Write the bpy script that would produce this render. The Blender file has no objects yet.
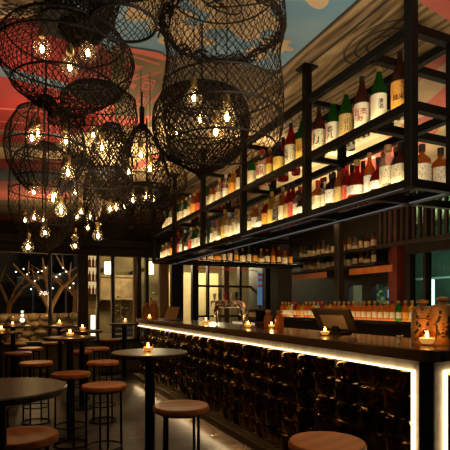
import bpy, math, random
import numpy as np
from math import pi, sin, cos, tan, atan, radians as R
random.seed(7); rng = np.random.default_rng(7)
S = bpy.context.scene; COL = S.collection

# ------------------------------------------------------------ camera, world, exposure
YAW, FP, HY, EYE, CEIL = 0.42364594, 467.4, 305.1, 1.5, 3.27
cd = bpy.data.cameras.new('camera'); cam = bpy.data.objects.new('camera', cd); COL.objects.link(cam)
cam.location = (0, 0, EYE); cam.rotation_euler = (pi/2, 0, -YAW)
cd.sensor_width = 36; cd.lens = FP/450*36; cd.shift_y = (HY-225)/450; cd.clip_start = .05
S.camera = cam
W = bpy.data.worlds.new('night'); S.world = W; W.use_nodes = True
W.node_tree.nodes['Background'].inputs[0].default_value = (.30, .26, .24, 1)
W.node_tree.nodes['Background'].inputs[1].default_value = .035
S.view_settings.view_transform = 'Standard'; S.view_settings.look = 'None'
S.view_settings.exposure = 0.0; S.view_settings.gamma = 1; S.view_settings.use_curve_mapping = False

def lamp(name, kind, loc, power, color, aim=None, **kw):
    l = bpy.data.lights.new(name, kind); l.energy = power; l.color = color
    for k, v in kw.items(): setattr(l, k, v)
    o = bpy.data.objects.new(name, l); COL.objects.link(o); o.location = loc
    if aim is not None:
        from mathutils import Vector
        o.rotation_euler = (Vector(aim)-Vector(loc)).to_track_quat('-Z', 'Y').to_euler()
    return o
WARM = (1, .72, .42)
# added upward fill for the painted ceiling: shelf top, then unseen mid-room lights
lamp('ceiling_fill_shelf', 'AREA', (2.12, 4.4, 3.04), 24, (1, .74, .44), aim=(2.0, 4.4, 4), shape='RECTANGLE', size=.10, size_y=5.0)
lamp('ceiling_fill_room', 'AREA', (.35, 3.4, 2.0), 13, (1, .76, .50), aim=(.35, 3.6, 4), shape='DISK', size=.5, spread=R(140))
lamp('ceiling_fill_front', 'AREA', (1.1, .8, 2.0), 26, (1, .82, .60), aim=(1.3, 2.0, 4), shape='DISK', size=.4, spread=R(150))
lamp('ceiling_fill_rear', 'AREA', (1.0, 5.6, 2.5), 34, (1, .74, .42), aim=(1.0, 5.4, 4), shape='DISK', size=.3, spread=R(150))
lamp('ceiling_fill_far', 'AREA', (.5, 8.2, 2.5), 9, (1, .74, .42), aim=(.5, 8.2, 4), shape='DISK', size=.3, spread=R(150))
lamp('ceiling_fill_back', 'AREA', (3.6, 4.6, 2.5), 30, (1, .74, .46), aim=(3.6, 4.6, 4), shape='RECTANGLE', size=.3, size_y=2.5, spread=R(150))
for y_ in (2.9, 4.4, 6.2): lamp('bar_glint_fill', 'SPOT', (1.15, y_-.5, 3.2), 34, (1, .72, .38), aim=(2.21, y_+.3, .65), spot_size=R(50), spot_blend=.9, shadow_soft_size=.02)  # added unseen spots that raise glints on the tiled front
# downlights above the seats; the last two added to brighten the sill panel
for i, (x, y, p) in enumerate([(.15, 2.4, 45), (.45, 4.0, 40), (1.3, 3.0, 36), (.5, 6.2, 40), (1.0, 8.4, 45), (1.5, 1.8, 40), (1.35, 5.2, 40), (1.5, 7.2, 40), (.4, 9.7, 60), (1.7, 9.7, 60)]):
    lamp('downlight', 'SPOT', (x, y, 3.2), p*.9, (1, .72, .38), aim=(x, y, 0), spot_size=R(46), spot_blend=.9, shadow_soft_size=.03)

# ------------------------------------------------------------ materials
def nodes(name):
    m = bpy.data.materials.new(name); m.use_nodes = True
    nt = m.node_tree; return m, nt, nt.nodes, nt.links, nt.nodes['Principled BSDF']
def mat(name, c, rough=.5, metal=0, emit=0, ec=None, var=.0, vscale=8, bump=0, bscale=60, spec=.5, stretch=None, c2=None):
    m, nt, N, L, b = nodes(name)
    b.inputs['Base Color'].default_value = (*c, 1); b.inputs['Roughness'].default_value = rough
    b.inputs['Metallic'].default_value = metal; b.inputs['Specular IOR Level'].default_value = spec
    if emit:
        b.inputs['Emission Color'].default_value = (*(ec or c), 1); b.inputs['Emission Strength'].default_value = emit
    tc = None
    if var or bump:
        tc = N.new('ShaderNodeTexCoord'); mp = N.new('ShaderNodeMapping'); L.new(tc.outputs['Object'], mp.inputs[0])
        if stretch: mp.inputs['Scale'].default_value = stretch
    if var:
        n = N.new('ShaderNodeTexNoise'); n.inputs['Scale'].default_value = vscale; n.inputs['Detail'].default_value = 6
        L.new(mp.outputs[0], n.inputs['Vector'])
        r = N.new('ShaderNodeValToRGB'); r.color_ramp.elements[0].position = .3; r.color_ramp.elements[1].position = .7
        a = c2 or tuple(max(0, x*(1-var)) for x in c); e = c if c2 else tuple(min(1, x*(1+var)) for x in c)
        r.color_ramp.elements[0].color = (*a, 1); r.color_ramp.elements[1].color = (*e, 1)
        L.new(n.outputs['Fac'], r.inputs[0]); L.new(r.outputs[0], b.inputs['Base Color'])
    if bump:
        n = N.new('ShaderNodeTexNoise'); n.inputs['Scale'].default_value = bscale; L.new(mp.outputs[0], n.inputs['Vector'])
        u = N.new('ShaderNodeBump'); u.inputs['Strength'].default_value = bump; u.inputs['Distance'].default_value = .01
        L.new(n.outputs['Fac'], u.inputs['Height']); L.new(u.outputs[0], b.inputs['Normal'])
    return m
def glassy(name, c, clear=.6, rough=.05, body=None, emitnone=0):
    """thin coloured glass: see-through tint plus a glossy coat and some body colour"""
    m, nt, N, L, b = nodes(name)
    b.inputs['Base Color'].default_value = (*(body or c), 1); b.inputs['Roughness'].default_value = rough
    t = N.new('ShaderNodeBsdfTransparent'); t.inputs[0].default_value = (*c, 1)
    x = N.new('ShaderNodeMixShader'); x.inputs[0].default_value = 1-clear
    q = N.new('ShaderNodeBsdfTranslucent'); q.inputs[0].default_value = (*c, 1); w_ = N.new('ShaderNodeMixShader'); w_.inputs[0].default_value = .45
    L.new(b.outputs[0], w_.inputs[1]); L.new(q.outputs[0], w_.inputs[2])
    L.new(t.outputs[0], x.inputs[1]); L.new(w_.outputs[0], x.inputs[2])
    L.new(x.outputs[0], N['Material Output'].inputs[0]); return m
def outer_fresnel(N, L, ior):
    f = N.new('ShaderNodeFresnel'); f.inputs['IOR'].default_value = ior; g = N.new('ShaderNodeNewGeometry')
    k = N.new('ShaderNodeMath'); k.operation = 'SUBTRACT'; k.inputs[0].default_value = 1; L.new(g.outputs['Backfacing'], k.inputs[1])
    m = N.new('ShaderNodeMath'); m.operation = 'MULTIPLY'; L.new(f.outputs[0], m.inputs[0]); L.new(k.outputs[0], m.inputs[1]); return m.outputs[0]
def clearglass(name, tint=(1, 1, 1), refl=1.0):
    m, nt, N, L, b = nodes(name)
    t = N.new('ShaderNodeBsdfTransparent'); t.inputs[0].default_value = (*tint, 1)
    g = N.new('ShaderNodeBsdfGlossy'); g.inputs['Roughness'].default_value = .02
    f = outer_fresnel(N, L, 1.0+.45*refl)
    x = N.new('ShaderNodeMixShader'); L.new(f, x.inputs[0]); L.new(t.outputs[0], x.inputs[1]); L.new(g.outputs[0], x.inputs[2])
    L.new(x.outputs[0], N['Material Output'].inputs[0]); return m
def glowglass(name, tint, glow_mix):  # translucent share added so the bulb globe looks aglow
    m, nt, N, L, b = nodes(name)
    t = N.new('ShaderNodeBsdfTransparent'); t.inputs[0].default_value = (*tint, 1)
    g = N.new('ShaderNodeBsdfGlossy'); g.inputs['Roughness'].default_value = .03
    q = N.new('ShaderNodeBsdfTranslucent'); q.inputs[0].default_value = (1, .9, .75, 1)
    f = outer_fresnel(N, L, 1.45)
    x = N.new('ShaderNodeMixShader'); y = N.new('ShaderNodeMixShader'); y.inputs[0].default_value = glow_mix
    L.new(t.outputs[0], y.inputs[1]); L.new(q.outputs[0], y.inputs[2])
    L.new(f, x.inputs[0]); L.new(y.outputs[0], x.inputs[1]); L.new(g.outputs[0], x.inputs[2])
    L.new(x.outputs[0], N['Material Output'].inputs[0]); return m
def woodgrain(name, c1, c2, c3, scale=3.0, rough=.6, direction='X', stretch=(1, .12, 1), dist=6, spec=.3, wv=.62):
    m, nt, N, L, b = nodes(name)
    tc = N.new('ShaderNodeTexCoord'); mp = N.new('ShaderNodeMapping'); mp.inputs['Scale'].default_value = stretch
    L.new(tc.outputs['Object'], mp.inputs[0])
    w = N.new('ShaderNodeTexWave'); w.bands_direction = direction; w.inputs['Scale'].default_value = scale
    w.inputs['Distortion'].default_value = dist; w.inputs['Detail'].default_value = 4; w.inputs['Detail Scale'].default_value = 1.6
    n = N.new('ShaderNodeTexNoise'); n.inputs['Scale'].default_value = scale*5; n.inputs['Detail'].default_value = 8
    L.new(mp.outputs[0], w.inputs[0]); L.new(mp.outputs[0], n.inputs['Vector'])
    mx = N.new('ShaderNodeMath'); mx.operation = 'MULTIPLY_ADD'; mx.inputs[1].default_value = wv
    ml = N.new('ShaderNodeMath'); ml.operation = 'MULTIPLY'; ml.inputs[1].default_value = 1-wv
    L.new(n.outputs['Fac'], ml.inputs[0]); L.new(w.outputs['Fac'], mx.inputs[0]); L.new(ml.outputs[0], mx.inputs[2])
    r = N.new('ShaderNodeValToRGB'); e = r.color_ramp.elements
    e[0].position = .18; e[0].color = (*c1, 1); e[1].position = .8; e[1].color = (*c3, 1); q = e.new(.42); q.color = (*c2, 1)
    L.new(mx.outputs[0], r.inputs[0]); L.new(r.outputs[0], b.inputs['Base Color'])
    b.inputs['Roughness'].default_value = rough; b.inputs['Specular IOR Level'].default_value = spec; return m
def glow(name, c, s):
    m, nt, N, L, b = nodes(name); e = N.new('ShaderNodeEmission'); e.inputs[0].default_value = (*c, 1); e.inputs[1].default_value = s
    L.new(e.outputs[0], N['Material Output'].inputs[0]); return m
def floor_mat():
    m, nt, N, L, b = nodes('dark_planks')
    tc = N.new('ShaderNodeTexCoord'); mp = N.new('ShaderNodeMapping'); L.new(tc.outputs['Object'], mp.inputs[0])
    br = N.new('ShaderNodeTexBrick'); br.inputs['Scale'].default_value = 1; br.inputs['Brick Width'].default_value = 1.3; br.inputs['Row Height'].default_value = .13
    br.inputs['Mortar Size'].default_value = .006; br.inputs['Color1'].default_value = (.030, .017, .0085, 1); br.inputs['Color2'].default_value = (.085, .050, .026, 1); br.inputs['Mortar'].default_value = (.005, .004, .003, 1)
    L.new(mp.outputs[0], br.inputs['Vector'])
    n = N.new('ShaderNodeTexNoise'); n.inputs['Scale'].default_value = 6; n.inputs['Detail'].default_value = 8
    mp2 = N.new('ShaderNodeMapping'); mp2.inputs['Scale'].default_value = (.6, 6, 1); L.new(tc.outputs['Object'], mp2.inputs[0]); L.new(mp2.outputs[0], n.inputs['Vector'])
    mx = N.new('ShaderNodeMixRGB'); mx.blend_type = 'MULTIPLY'; mx.inputs[0].default_value = .8
    r = N.new('ShaderNodeValToRGB'); r.color_ramp.elements[0].color = (.22, .22, .22, 1); r.color_ramp.elements[0].position = .3; r.color_ramp.elements[1].position = .75; r.color_ramp.elements[1].color = (1.5, 1.45, 1.4, 1)
    L.new(n.outputs['Fac'], r.inputs[0]); L.new(br.outputs['Color'], mx.inputs[1]); L.new(r.outputs[0], mx.inputs[2]); L.new(mx.outputs[0], b.inputs['Base Color'])
    b.inputs['Roughness'].default_value = .38; b.inputs['Specular IOR Level'].default_value = .22
    u = N.new('ShaderNodeBump'); u.inputs['Strength'].default_value = .25; u.inputs['Distance'].default_value = .01
    L.new(n.outputs['Fac'], u.inputs['Height']); L.new(u.outputs[0], b.inputs['Normal']); return m
def label_mat(name, c, ink=(.26, .17, .08)):
    """paper label printed with a scatter of small marks"""
    m, nt, N, L, b = nodes(name)
    tc = N.new('ShaderNodeTexCoord'); mp = N.new('ShaderNodeMapping'); mp.inputs['Scale'].default_value = (1, 1, .8); L.new(tc.outputs['Object'], mp.inputs[0])
    n = N.new('ShaderNodeTexNoise'); n.inputs['Scale'].default_value = 150; n.inputs['Detail'].default_value = 1; L.new(mp.outputs[0], n.inputs['Vector'])
    r = N.new('ShaderNodeValToRGB'); r.color_ramp.interpolation = 'CONSTANT'
    r.color_ramp.elements[0].color = (*ink, 1); r.color_ramp.elements[1].position = .36; r.color_ramp.elements[1].color = (*c, 1)
    L.new(n.outputs['Fac'], r.inputs[0]); L.new(r.outputs[0], b.inputs['Base Color']); b.inputs['Roughness'].default_value = .6; return m

M = dict(
 steel=mat('black_steel', (.0045, .0035, .0028), .42, .0, var=.3, vscale=12, spec=.15),
 rope=mat('tarred_rope', (.014, .009, .005), .9, var=.4, vscale=40, spec=.08),
 hoop=mat('black_hoop', (.010, .008, .006), .6, var=.3, vscale=20, spec=.15),
 gauze=mat('fine_wire', (.022, .014, .008), .7, 0, var=.3, vscale=20, spec=.1),
 floor=floor_mat(),
 seat=woodgrain('orange_seat_wood', (.36, .105, .016), (.42, .125, .019), (.47, .15, .025), 3, .40, 'X', (1, .25, 1), 3, .15),
 table=woodgrain('dark_table_wood', (.055, .032, .016), (.085, .05, .025), (.11, .066, .034), 5, .35, 'X', (1, .2, 1), 3, .5),
 counter=woodgrain('bar_top_wood', (.03, .014, .007), (.065, .03, .014), (.10, .05, .022), 4, .16, 'X', (1, .15, 1), 3, .6),
 bronze=mat('bronze_metal', (.26, .19, .11), .32, .9, var=.25, vscale=10, bump=.06),
 fascia=mat('aged_metal_trim', (.58, .49, .36), .5, .25, var=.22, vscale=14, bump=.05),
 tile=mat('glazed_black_tile', (.52, .34, .12), .075, 1.0, var=.5, vscale=4.5, spec=.9, c2=(.050, .036, .018)),
 led=glow('led_warm_white', (1, .76, .43), 5.0),
 led_shelf=glow('led_shelf', (1, .76, .40), 26),
 led_soft=glow('led_soft', (1, .76, .42), 9),
 led_floor=glow('led_floor', (1, .72, .38), 17),
 filament=glow('filament', (1, .66, .28), 75),
 bulbglass=glowglass('bulb_glass', (1, .96, .88), .045),
 paneglass=clearglass('window_glass', (.92, .95, .93), .6),
 shelfglass=clearglass('shelf_glass', (.86, .93, .90), 1.0),
 brass=mat('brass', (.45, .28, .09), .3, .9, var=.15),
 wax=mat('candle_wax', (.9, .72, .42), .5, emit=.55, ec=(1, .50, .14), var=.05),
 flame=glow('flame', (1, .62, .22), 40),
 votive=clearglass('votive_glass', (1, .86, .62), 1.0),
 wall=mat('dark_timber_wall', (.020, .0135, .0085), .6, var=.5, vscale=5, stretch=(8, 8, .6)),
 panel=mat('olive_panel', (.17, .145, .075), .55, var=.3, vscale=4, stretch=(6, 6, .5)),
 frame=mat('dark_frame', (.020, .014, .010), .45, var=.3),
 tan=mat('tan_timber', (.42, .27, .12), .5, var=.2, vscale=6, stretch=(6, 6, .4)),
 chrome=mat('polished_chrome', (.80, .74, .64), .22, 1.0, var=.05),
 paperlamp=glow('wall_lamp_glass', (1, .72, .34), 6),
 black=mat('black_plastic', (.012, .011, .010), .35, var=.2),
 cream=mat('cream_card', (.62, .48, .32), .6, var=.08),
 terracotta=mat('glazed_brown_jar', (.60, .27, .075), .35, var=.35, vscale=14, bump=.08, bscale=40),
 ink=mat('brush_ink', (.012, .008, .006), .5, var=.2),
 redink=mat('red_ink', (.42, .03, .02), .5, var=.1),
)

# ------------------------------------------------------------ mesh helpers
def at(px, d, z=0.0):
    r = (px-225)/FP*d
    return (d*sin(YAW)+r*cos(YAW), d*cos(YAW)-r*sin(YAW), z)
def zat(py, d): return EYE+(HY-py)*d/FP
def world_loc(o):
    x = np.zeros(3)
    while o is not None: x = x+np.array(o.location); o = o.parent
    return x
def tag(o, label=None, cat=None, group=None, kind=None):
    if label: o['label'] = label
    if cat: o['category'] = cat
    if group: o['group'] = group
    if kind: o['kind'] = kind
    return o
def empty(name, loc, label, cat, group=None, rz=0):
    o = bpy.data.objects.new(name, None); o.empty_display_size = .1; COL.objects.link(o); o.location = loc; o.rotation_euler = (0, 0, rz)
    return tag(o, label, cat, group)
def yX(px, X): return X/tan(YAW+atan((px-225)/FP))
class MB:
    def __init__(s): s.v = []; s.f = []; s.m = []; s.cur = 0
    def add(s, vs, fs):
        b = len(s.v); s.v += [tuple(v) for v in vs]; s.f += [tuple(i+b for i in f) for f in fs]; s.m += [s.cur]*len(fs); return s
    def box(s, x0, x1, y0, y1, z0, z1, bev=0):
        if bev:
            b = bev
            ring = lambda e, z: [(x0+e, y0+b, z), (x0+b, y0+e, z), (x1-b, y0+e, z), (x1-e, y0+b, z), (x1-e, y1-b, z), (x1-b, y1-e, z), (x0+b, y1-e, z), (x0+e, y1-b, z)]
            vs = ring(b*.6, z0)+ring(0, z0+b)+ring(0, z1-b)+ring(b*.6, z1); fs = [tuple(range(7, -1, -1)), tuple(range(24, 32))]
            for k in range(3):
                for i in range(8): fs.append((k*8+i, k*8+(i+1) % 8, k*8+8+(i+1) % 8, k*8+8+i))
            return s.add(vs, fs)
        vs = [(x0, y0, z0), (x1, y0, z0), (x1, y1, z0), (x0, y1, z0), (x0, y0, z1), (x1, y0, z1), (x1, y1, z1), (x0, y1, z1)]
        return s.add(vs, [(3, 2, 1, 0), (4, 5, 6, 7), (0, 1, 5, 4), (1, 2, 6, 5), (2, 3, 7, 6), (3, 0, 4, 7)])
    def lathe(s, prof, c=(0, 0, 0), n=20, a0=0, a1=2*pi):
        full = abs(a1-a0-2*pi) < 1e-6; m = n if full else n+1
        vs = []; fs = []
        for (r, z) in prof:
            for i in range(m):
                a = a0+(a1-a0)*i/n; vs.append((c[0]+max(r, 1e-5)*cos(a), c[1]+max(r, 1e-5)*sin(a), c[2]+z))
        for k in range(len(prof)-1):
            for i in range(n): j = (i+1) % m; fs.append((k*m+i, k*m+j, k*m+m+j, k*m+m+i))
        return s.add(vs, fs)
    def tube(s, pts, r, n=6, closed=False):
        P = np.array(pts, float); k = len(P); rr = np.broadcast_to(np.array(r, float), (k,))
        T = np.gradient(P, axis=0) if not closed else np.roll(P, -1, 0)-np.roll(P, 1, 0)
        T /= np.linalg.norm(T, axis=1)[:, None]+1e-9
        up = np.array([0, 0, 1.]) if abs(T[:, 2]).mean() < .8 else np.array([1., 0, 0])
        vs = []
        for p, t, q in zip(P, T, rr):
            a = np.cross(t, up); a /= np.linalg.norm(a)+1e-9; b = np.cross(a, t)
            for i in range(n): vs.append(p+q*(cos(2*pi*i/n)*a+sin(2*pi*i/n)*b))
        fs = []
        for i in range(k if closed else k-1):
            for j in range(n): i2 = (i+1) % k; fs.append((i*n+j, i*n+(j+1) % n, i2*n+(j+1) % n, i2*n+j))
        if not closed: fs += [tuple(range(n-1, -1, -1)), tuple(range((k-1)*n, k*n))]
        return s.add(vs, fs)
    def hoop(s, c, rad, r, n=40, m=6):
        return s.tube([(c[0]+rad*cos(2*pi*i/n), c[1]+rad*sin(2*pi*i/n), c[2]) for i in range(n)], r, m, True)
    def ball(s, c, rx, ry=None, rz=None, n=12, m=8):
        ry = ry or rx; rz = rz or rx
        vs = [(c[0]+rx*sin(pi*k/m)*cos(2*pi*i/n), c[1]+ry*sin(pi*k/m)*sin(2*pi*i/n), c[2]+rz*cos(pi*k/m)) for k in range(m+1) for i in range(n)]
        return s.add(vs, [(k*n+i, k*n+n+i, k*n+n+(i+1) % n, k*n+(i+1) % n) for k in range(m) for i in range(n)])
    def obox(s, c, ax, hx, hy, hz):
        """box about c with unit axes ax (3x3 rows) and half sizes"""
        c = np.array(c); A = np.array(ax, float)
        vs = [c+A[0]*hx*i+A[1]*hy*j+A[2]*hz*k for k in (-1, 1) for (i, j) in ((-1, -1), (1, -1), (1, 1), (-1, 1))]
        return s.add(vs, [(3, 2, 1, 0), (4, 5, 6, 7), (0, 1, 5, 4), (1, 2, 6, 5), (2, 3, 7, 6), (3, 0, 4, 7)])
    def mesh(s, name, mats, smooth=False, off=(0, 0, 0)):
        me = bpy.data.meshes.new(name); o = np.array(off)
        me.from_pydata([tuple(np.array(v)-o) for v in s.v] if any(off) else s.v, [], s.f)
        for m in (mats if isinstance(mats, (list, tuple)) else [mats]): me.materials.append(m)
        if any(s.m): me.polygons.foreach_set('material_index', s.m)
        if smooth:
            me.polygons.foreach_set('use_smooth', [True]*len(me.polygons))
            try: me.set_sharp_from_angle(angle=R(40))
            except Exception: pass
        me.update(); return me
    def build(s, name, mats, parent=None, smooth=False, label=None, loc=None, cat=None, group=None, kind=None):
        """vertices are in world space; stored relative to the parent, or to loc when given"""
        off = world_loc(parent) if parent else np.array(loc if loc is not None else (0, 0, 0), float)
        o = bpy.data.objects.new(name, s.mesh(name, mats, smooth, tuple(off))); COL.objects.link(o)
        if parent: o.parent = parent
        elif loc is not None: o.location = loc
        return tag(o, label, cat, group, kind)
def link(name, me, parent=None, loc=(0, 0, 0)):
    o = bpy.data.objects.new(name, me); COL.objects.link(o); o.location = loc
    if parent: o.parent = parent
    return o
def copy_tree(o, parent=None):
    c = o.copy(); COL.objects.link(c)
    if parent: c.parent = parent
    for ch in list(o.children): copy_tree(ch, c)
    return c
def struct(mb, name, m, **k): return mb.build(name, m, kind='structure', **k)
ORD = ['first', 'second', 'third', 'fourth', 'fifth', 'sixth', 'seventh', 'eighth', 'ninth', 'tenth', 'eleventh', 'twelfth', 'thirteenth', 'fourteenth', 'fifteenth', 'sixteenth',
       'seventeenth', 'eighteenth', 'nineteenth', 'twentieth', 'twenty-first', 'twenty-second', 'twenty-third', 'twenty-fourth', 'twenty-fifth', 'twenty-sixth', 'twenty-seventh', 'twenty-eighth',
       'twenty-ninth', 'thirtieth', 'thirty-first', 'thirty-second', 'thirty-third', 'thirty-fourth', 'thirty-fifth', 'thirty-sixth', 'thirty-seventh', 'thirty-eighth', 'thirty-ninth', 'fortieth']
def text_mesh(txt, size, depth=.0004, bold=.012):
    c = bpy.data.curves.new('lettering', 'FONT'); c.body = txt; c.size = size; c.extrude = depth; c.align_x = 'CENTER'; c.align_y = 'CENTER'; c.space_line = .95; c.offset = size*bold
    o = bpy.data.objects.new('lettering', c); COL.objects.link(o); bpy.context.view_layer.update()
    me = bpy.data.meshes.new_from_object(o.evaluated_get(bpy.context.evaluated_depsgraph_get()))
    bpy.data.objects.remove(o); bpy.data.curves.remove(c)
    return me
def wrap_text(me, r, a0, z0):
    """bend flat lettering round a cylinder of radius r, centred on angle a0 and height z0"""
    for v in me.vertices:
        x, y, z = v.co; a = a0+x/r; q = r+z; v.co = (q*cos(a), q*sin(a), z0+y)
    return me

# ------------------------------------------------------------ the room shell
XB, XS = 2.21, 1.971
b = MB().box(-3, 9, -1.5, 10.9, -.1, 0); struct(b, 'floor', M['floor'])
YW = 10.8
def wx(px): return YW*tan(YAW+atan((px-225)/FP))
# painted ceiling: one slab with painted shapes a hair below it
def cxy(px, py):
    d = (CEIL-EYE)*FP/(HY-py); return at(px, d)[:2]
cm = [mat('ceiling_brown', (.12, .085, .045), .8, var=.25, vscale=3),
      woodgrain('mural_woodgrain', (.045, .026, .012), (.22, .145, .07), (.40, .28, .15), 2.4, .8, 'X', (1.5, .26, 1), 13, .1, .42),
      mat('mural_blue', (.10, .24, .36), .8, var=.35, vscale=2.2, c2=(.22, .33, .40)),
      mat('mural_cream', (.50, .36, .20), .8, var=.2, vscale=3),
      mat('mural_red', (.27, .012, .009), .8, var=.3, vscale=2.5),
      mat('mural_pink', (.52, .12, .085), .8, var=.2, vscale=3),
      mat('mural_slate', (.10, .15, .19), .8, var=.3, vscale=4),
      mat('mural_olive', (.17, .12, .05), .8, var=.25, vscale=4),
      mat('mural_ink', (.03, .02, .015), .8, var=.2)]
c = MB(); c.box(-3, 9, -1.5, 10.9, CEIL, CEIL+.12)
layer = [0]
def paint(k, pts):
    layer[0] += 1; z = CEIL-.0003*layer[0]
    c.cur = k; c.add([(x, y, z) for x, y in pts], [tuple(range(len(pts)))])
def ppaint(k, pp): paint(k, [cxy(*p) for p in pp])
paint(2, [(-.2, -1.2), (1.81, -1.2), (1.81, 3.05), (1.1, 3.15), (.62, 3.3), (.30, 3.2)])                # sky
paint(1, [(1.81, -1.2), (2.72, -1.2), (2.72, 10.7), (1.81, 10.7)])                                        # wood band
paint(8, [(1.81, -1.2), (1.835, -1.2), (1.835, 10.7), (1.81, 10.7)])
paint(8, [(1.97, -1.2), (1.985, -1.2), (1.985, 10.7), (1.97, 10.7)])
paint(3, [(2.72, -1.2), (8, -1.2), (8, 10.7), (2.72, 10.7)])
for k in range(15):                                                                                        # red rays over the back bar
    a = -.5+k*.25; o_ = (2.75, 1.6)
    if k % 2: continue
    pts = [o_]+[(o_[0]+7*cos(a+e*.25), o_[1]+9*sin(a+e*.25)) for e in (-.45, 0, .45)]
    pts = [(min(max(x, 2.74), 8), min(max(y, -1.2), 10.6)) for x, y in pts]; paint(5, pts)
paint(5, [(2.12, 1.0), (2.72, 1.0), (2.72, 2.12), (2.16, 2.02)]); paint(3, [(1.99, 1.2), (2.12, 1.2), (2.14, 2.0), (1.99, 1.95)])
for (x, y, s, a) in [(1.25, 2.55, .30, .2), (1.5, 2.15, .22, .9), (1.0, 2.9, .22, 0), (.75, 2.7, .25, .4), (1.62, 2.75, .13, 0), (1.55, 2.9, .10, 0)]:  # clouds
    paint(3, [(x+.9*s*(1+.22*cos(6*t+a)+.1*sin(2*t))*cos(t), y+.7*s*(1+.22*cos(6*t+a)+.1*sin(2*t))*sin(t)) for t in np.linspace(0, 2*pi, 48, False)])
for q in range(3):                                                                                         # rings drawn in the wood grain
    for (x, y) in ((2.22, 2.42), (2.45, 3.6)):
        r0 = .06+.06*q; n = 24
        for i in range(n):
            t0, t1 = 2*pi*i/n, 2*pi*(i+1)/n
            c.cur = 8; z = CEIL-.033+.0003*q
            c.add([(x+r0*cos(t0), y+1.5*r0*sin(t0), z+.005), (x+r0*cos(t1), y+1.5*r0*sin(t1), z+.005), (x+(r0+.012)*cos(t1), y+1.5*(r0+.012)*sin(t1), z+.005), (x+(r0+.012)*cos(t0), y+1.5*(r0+.012)*sin(t0), z+.005)], [(0, 1, 2, 3)])
ppaint(3, [(-60, -40), (30, -40), (34, 16), (-60, 24)])
ppaint(4, [(-80, 20), (35, 16), (90, 42), (100, 125), (60, 142), (-80, 142)])
ppaint(5, [(85, 28), (118, 60), (128, 118), (98, 125), (90, 60)])
ppaint(6, [(-20, 62), (5, 66), (60, 80), (92, 92), (92, 98), (50, 87), (-20, 70)])
for y0 in (104, 117, 126): ppaint(5, [(-60, y0-1), (48, y0+6), (48, y0+7.2), (-60, y0+.6)])
ppaint(6, [(-60, 128), (60, 133), (60, 135), (-60, 131)])
ppaint(3, [(-60, 144), (90, 150), (90, 160), (-60, 156)])
ppaint(4, [(-60, 156), (90, 160), (90, 172), (-60, 166)])
ppaint(6, [(-60, 166), (60, 171), (60, 181), (-60, 179)])
ppaint(5, [(-60, 179), (70, 181), (70, 199), (-60, 200)])
ppaint(7, [(-60, 200), (120, 199), (120, 214), (-60, 217)])
ppaint(5, [(-60, 217), (60, 215), (60, 221), (-60, 224)])
ppaint(7, [(112, 44), (160, 52), (168, 62), (170, 150), (120, 150), (112, 90)])
for pl in ([(118, 44), (160, 51), (172, 60), (160, 58), (118, 47)], [(124, 51), (160, 62), (160, 64), (124, 53)], [(123, 60), (144, 65), (128, 74), (139, 72), (132, 79), (124, 70), (132, 66), (123, 65)],
           [(130, 78), (162, 69), (162, 71), (130, 80)], [(128, 81), (137, 83), (134, 88), (128, 84)], [(118, 116), (158, 114), (140, 126), (118, 124)], [(150, 100), (163, 88), (164, 90), (151, 103)]):
    ppaint(5, pl)
for ox, oy, s in ((146, 84, 10), (140, 99, 10)):
    for k, (q, w) in enumerate(((1, .86), (.62, .5))):
        P = [(ox-s*.9*q, oy+s*.6*q), (ox-s*.2*q, oy-s*.75*q), (ox+s*q, oy-s*.5*q), (ox+s*.35*q, oy+s*.85*q)]
        ppaint(5, P); ppaint(7, [(ox+(x-ox)*w, oy+(y-oy)*w) for x, y in P])
ppaint(3, [(72, 132), (168, 124), (172, 205), (80, 205)]); ppaint(5, [(130, 164), (160, 150), (160, 156), (130, 172)])
c.cur = 0
ceil_o = struct(c, 'ceiling', cm)
for txt, px, py in (('YAN', 7, 5), ('GE', 20, 5)):
    me = text_mesh(txt, .085, .002); me.materials.append(cm[8])
    x, y = cxy(px, py); o = link('painted_lettering', me, ceil_o, (x, y, CEIL-.027)); o.rotation_euler = (pi, 0, R(-78))

# end wall: sill panel, lintel, mullions and glass
b = MB().box(-3, 9, YW, YW+.12, 0, .66); struct(b, 'wall_back', M['panel'])
b = MB()
for k in range(60): b.box(-2.9+k*.2, -2.74+k*.2, YW-.015, YW, .03, .64)
struct(b, 'trim_1', M['panel'])
struct(MB().box(-3, 9, YW-.10, YW+.14, .66, .72), 'trim_2', M['frame'])
struct(MB().box(-3, 9, YW-.04, YW+.14, 2.62, CEIL), 'trim_3', M['wall'])
struct(MB().box(-3, 9, YW-.25, YW-.04, 2.80, 2.98, .02), 'trim_4', M['frame'])
n = 4
for px, w, m in ((50, .07, 'frame'), (83, .22, 'wall'), (98, .05, 'frame'), (113, .07, 'frame'), (135, .06, 'tan'), (139, .09, 'frame'), (147, .08, 'frame'), (164, .22, 'tan'), (177, .30, 'wall'), (195, .16, 'frame'),
                 (208, .05, 'frame'), (226, .14, 'tan'), (240, .07, 'frame'), (252, .05, 'frame'), (275, .9, 'wall')):
    n += 1; x = wx(px); struct(MB().box(x-w/2, x+w/2, YW-.05, YW+.10, .72, 2.62, .01), 'trim_%d' % n, M[m])
n += 1; b = MB()
for z in (1.95, 1.2): b.box(wx(196), wx(262), YW-.03, YW+.06, z, z+.05)
struct(b, 'trim_%d' % n, M['frame'])
edges = [-2.9, wx(50), wx(83), wx(113), wx(137), wx(164), wx(195), wx(226), wx(262)]
for i in range(len(edges)-1):
    struct(MB().box(edges[i]+.03, edges[i+1]-.03, YW+.02, YW+.03, .72, 2.62), 'window_%d' % (i+1), M['paneglass'])
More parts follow.
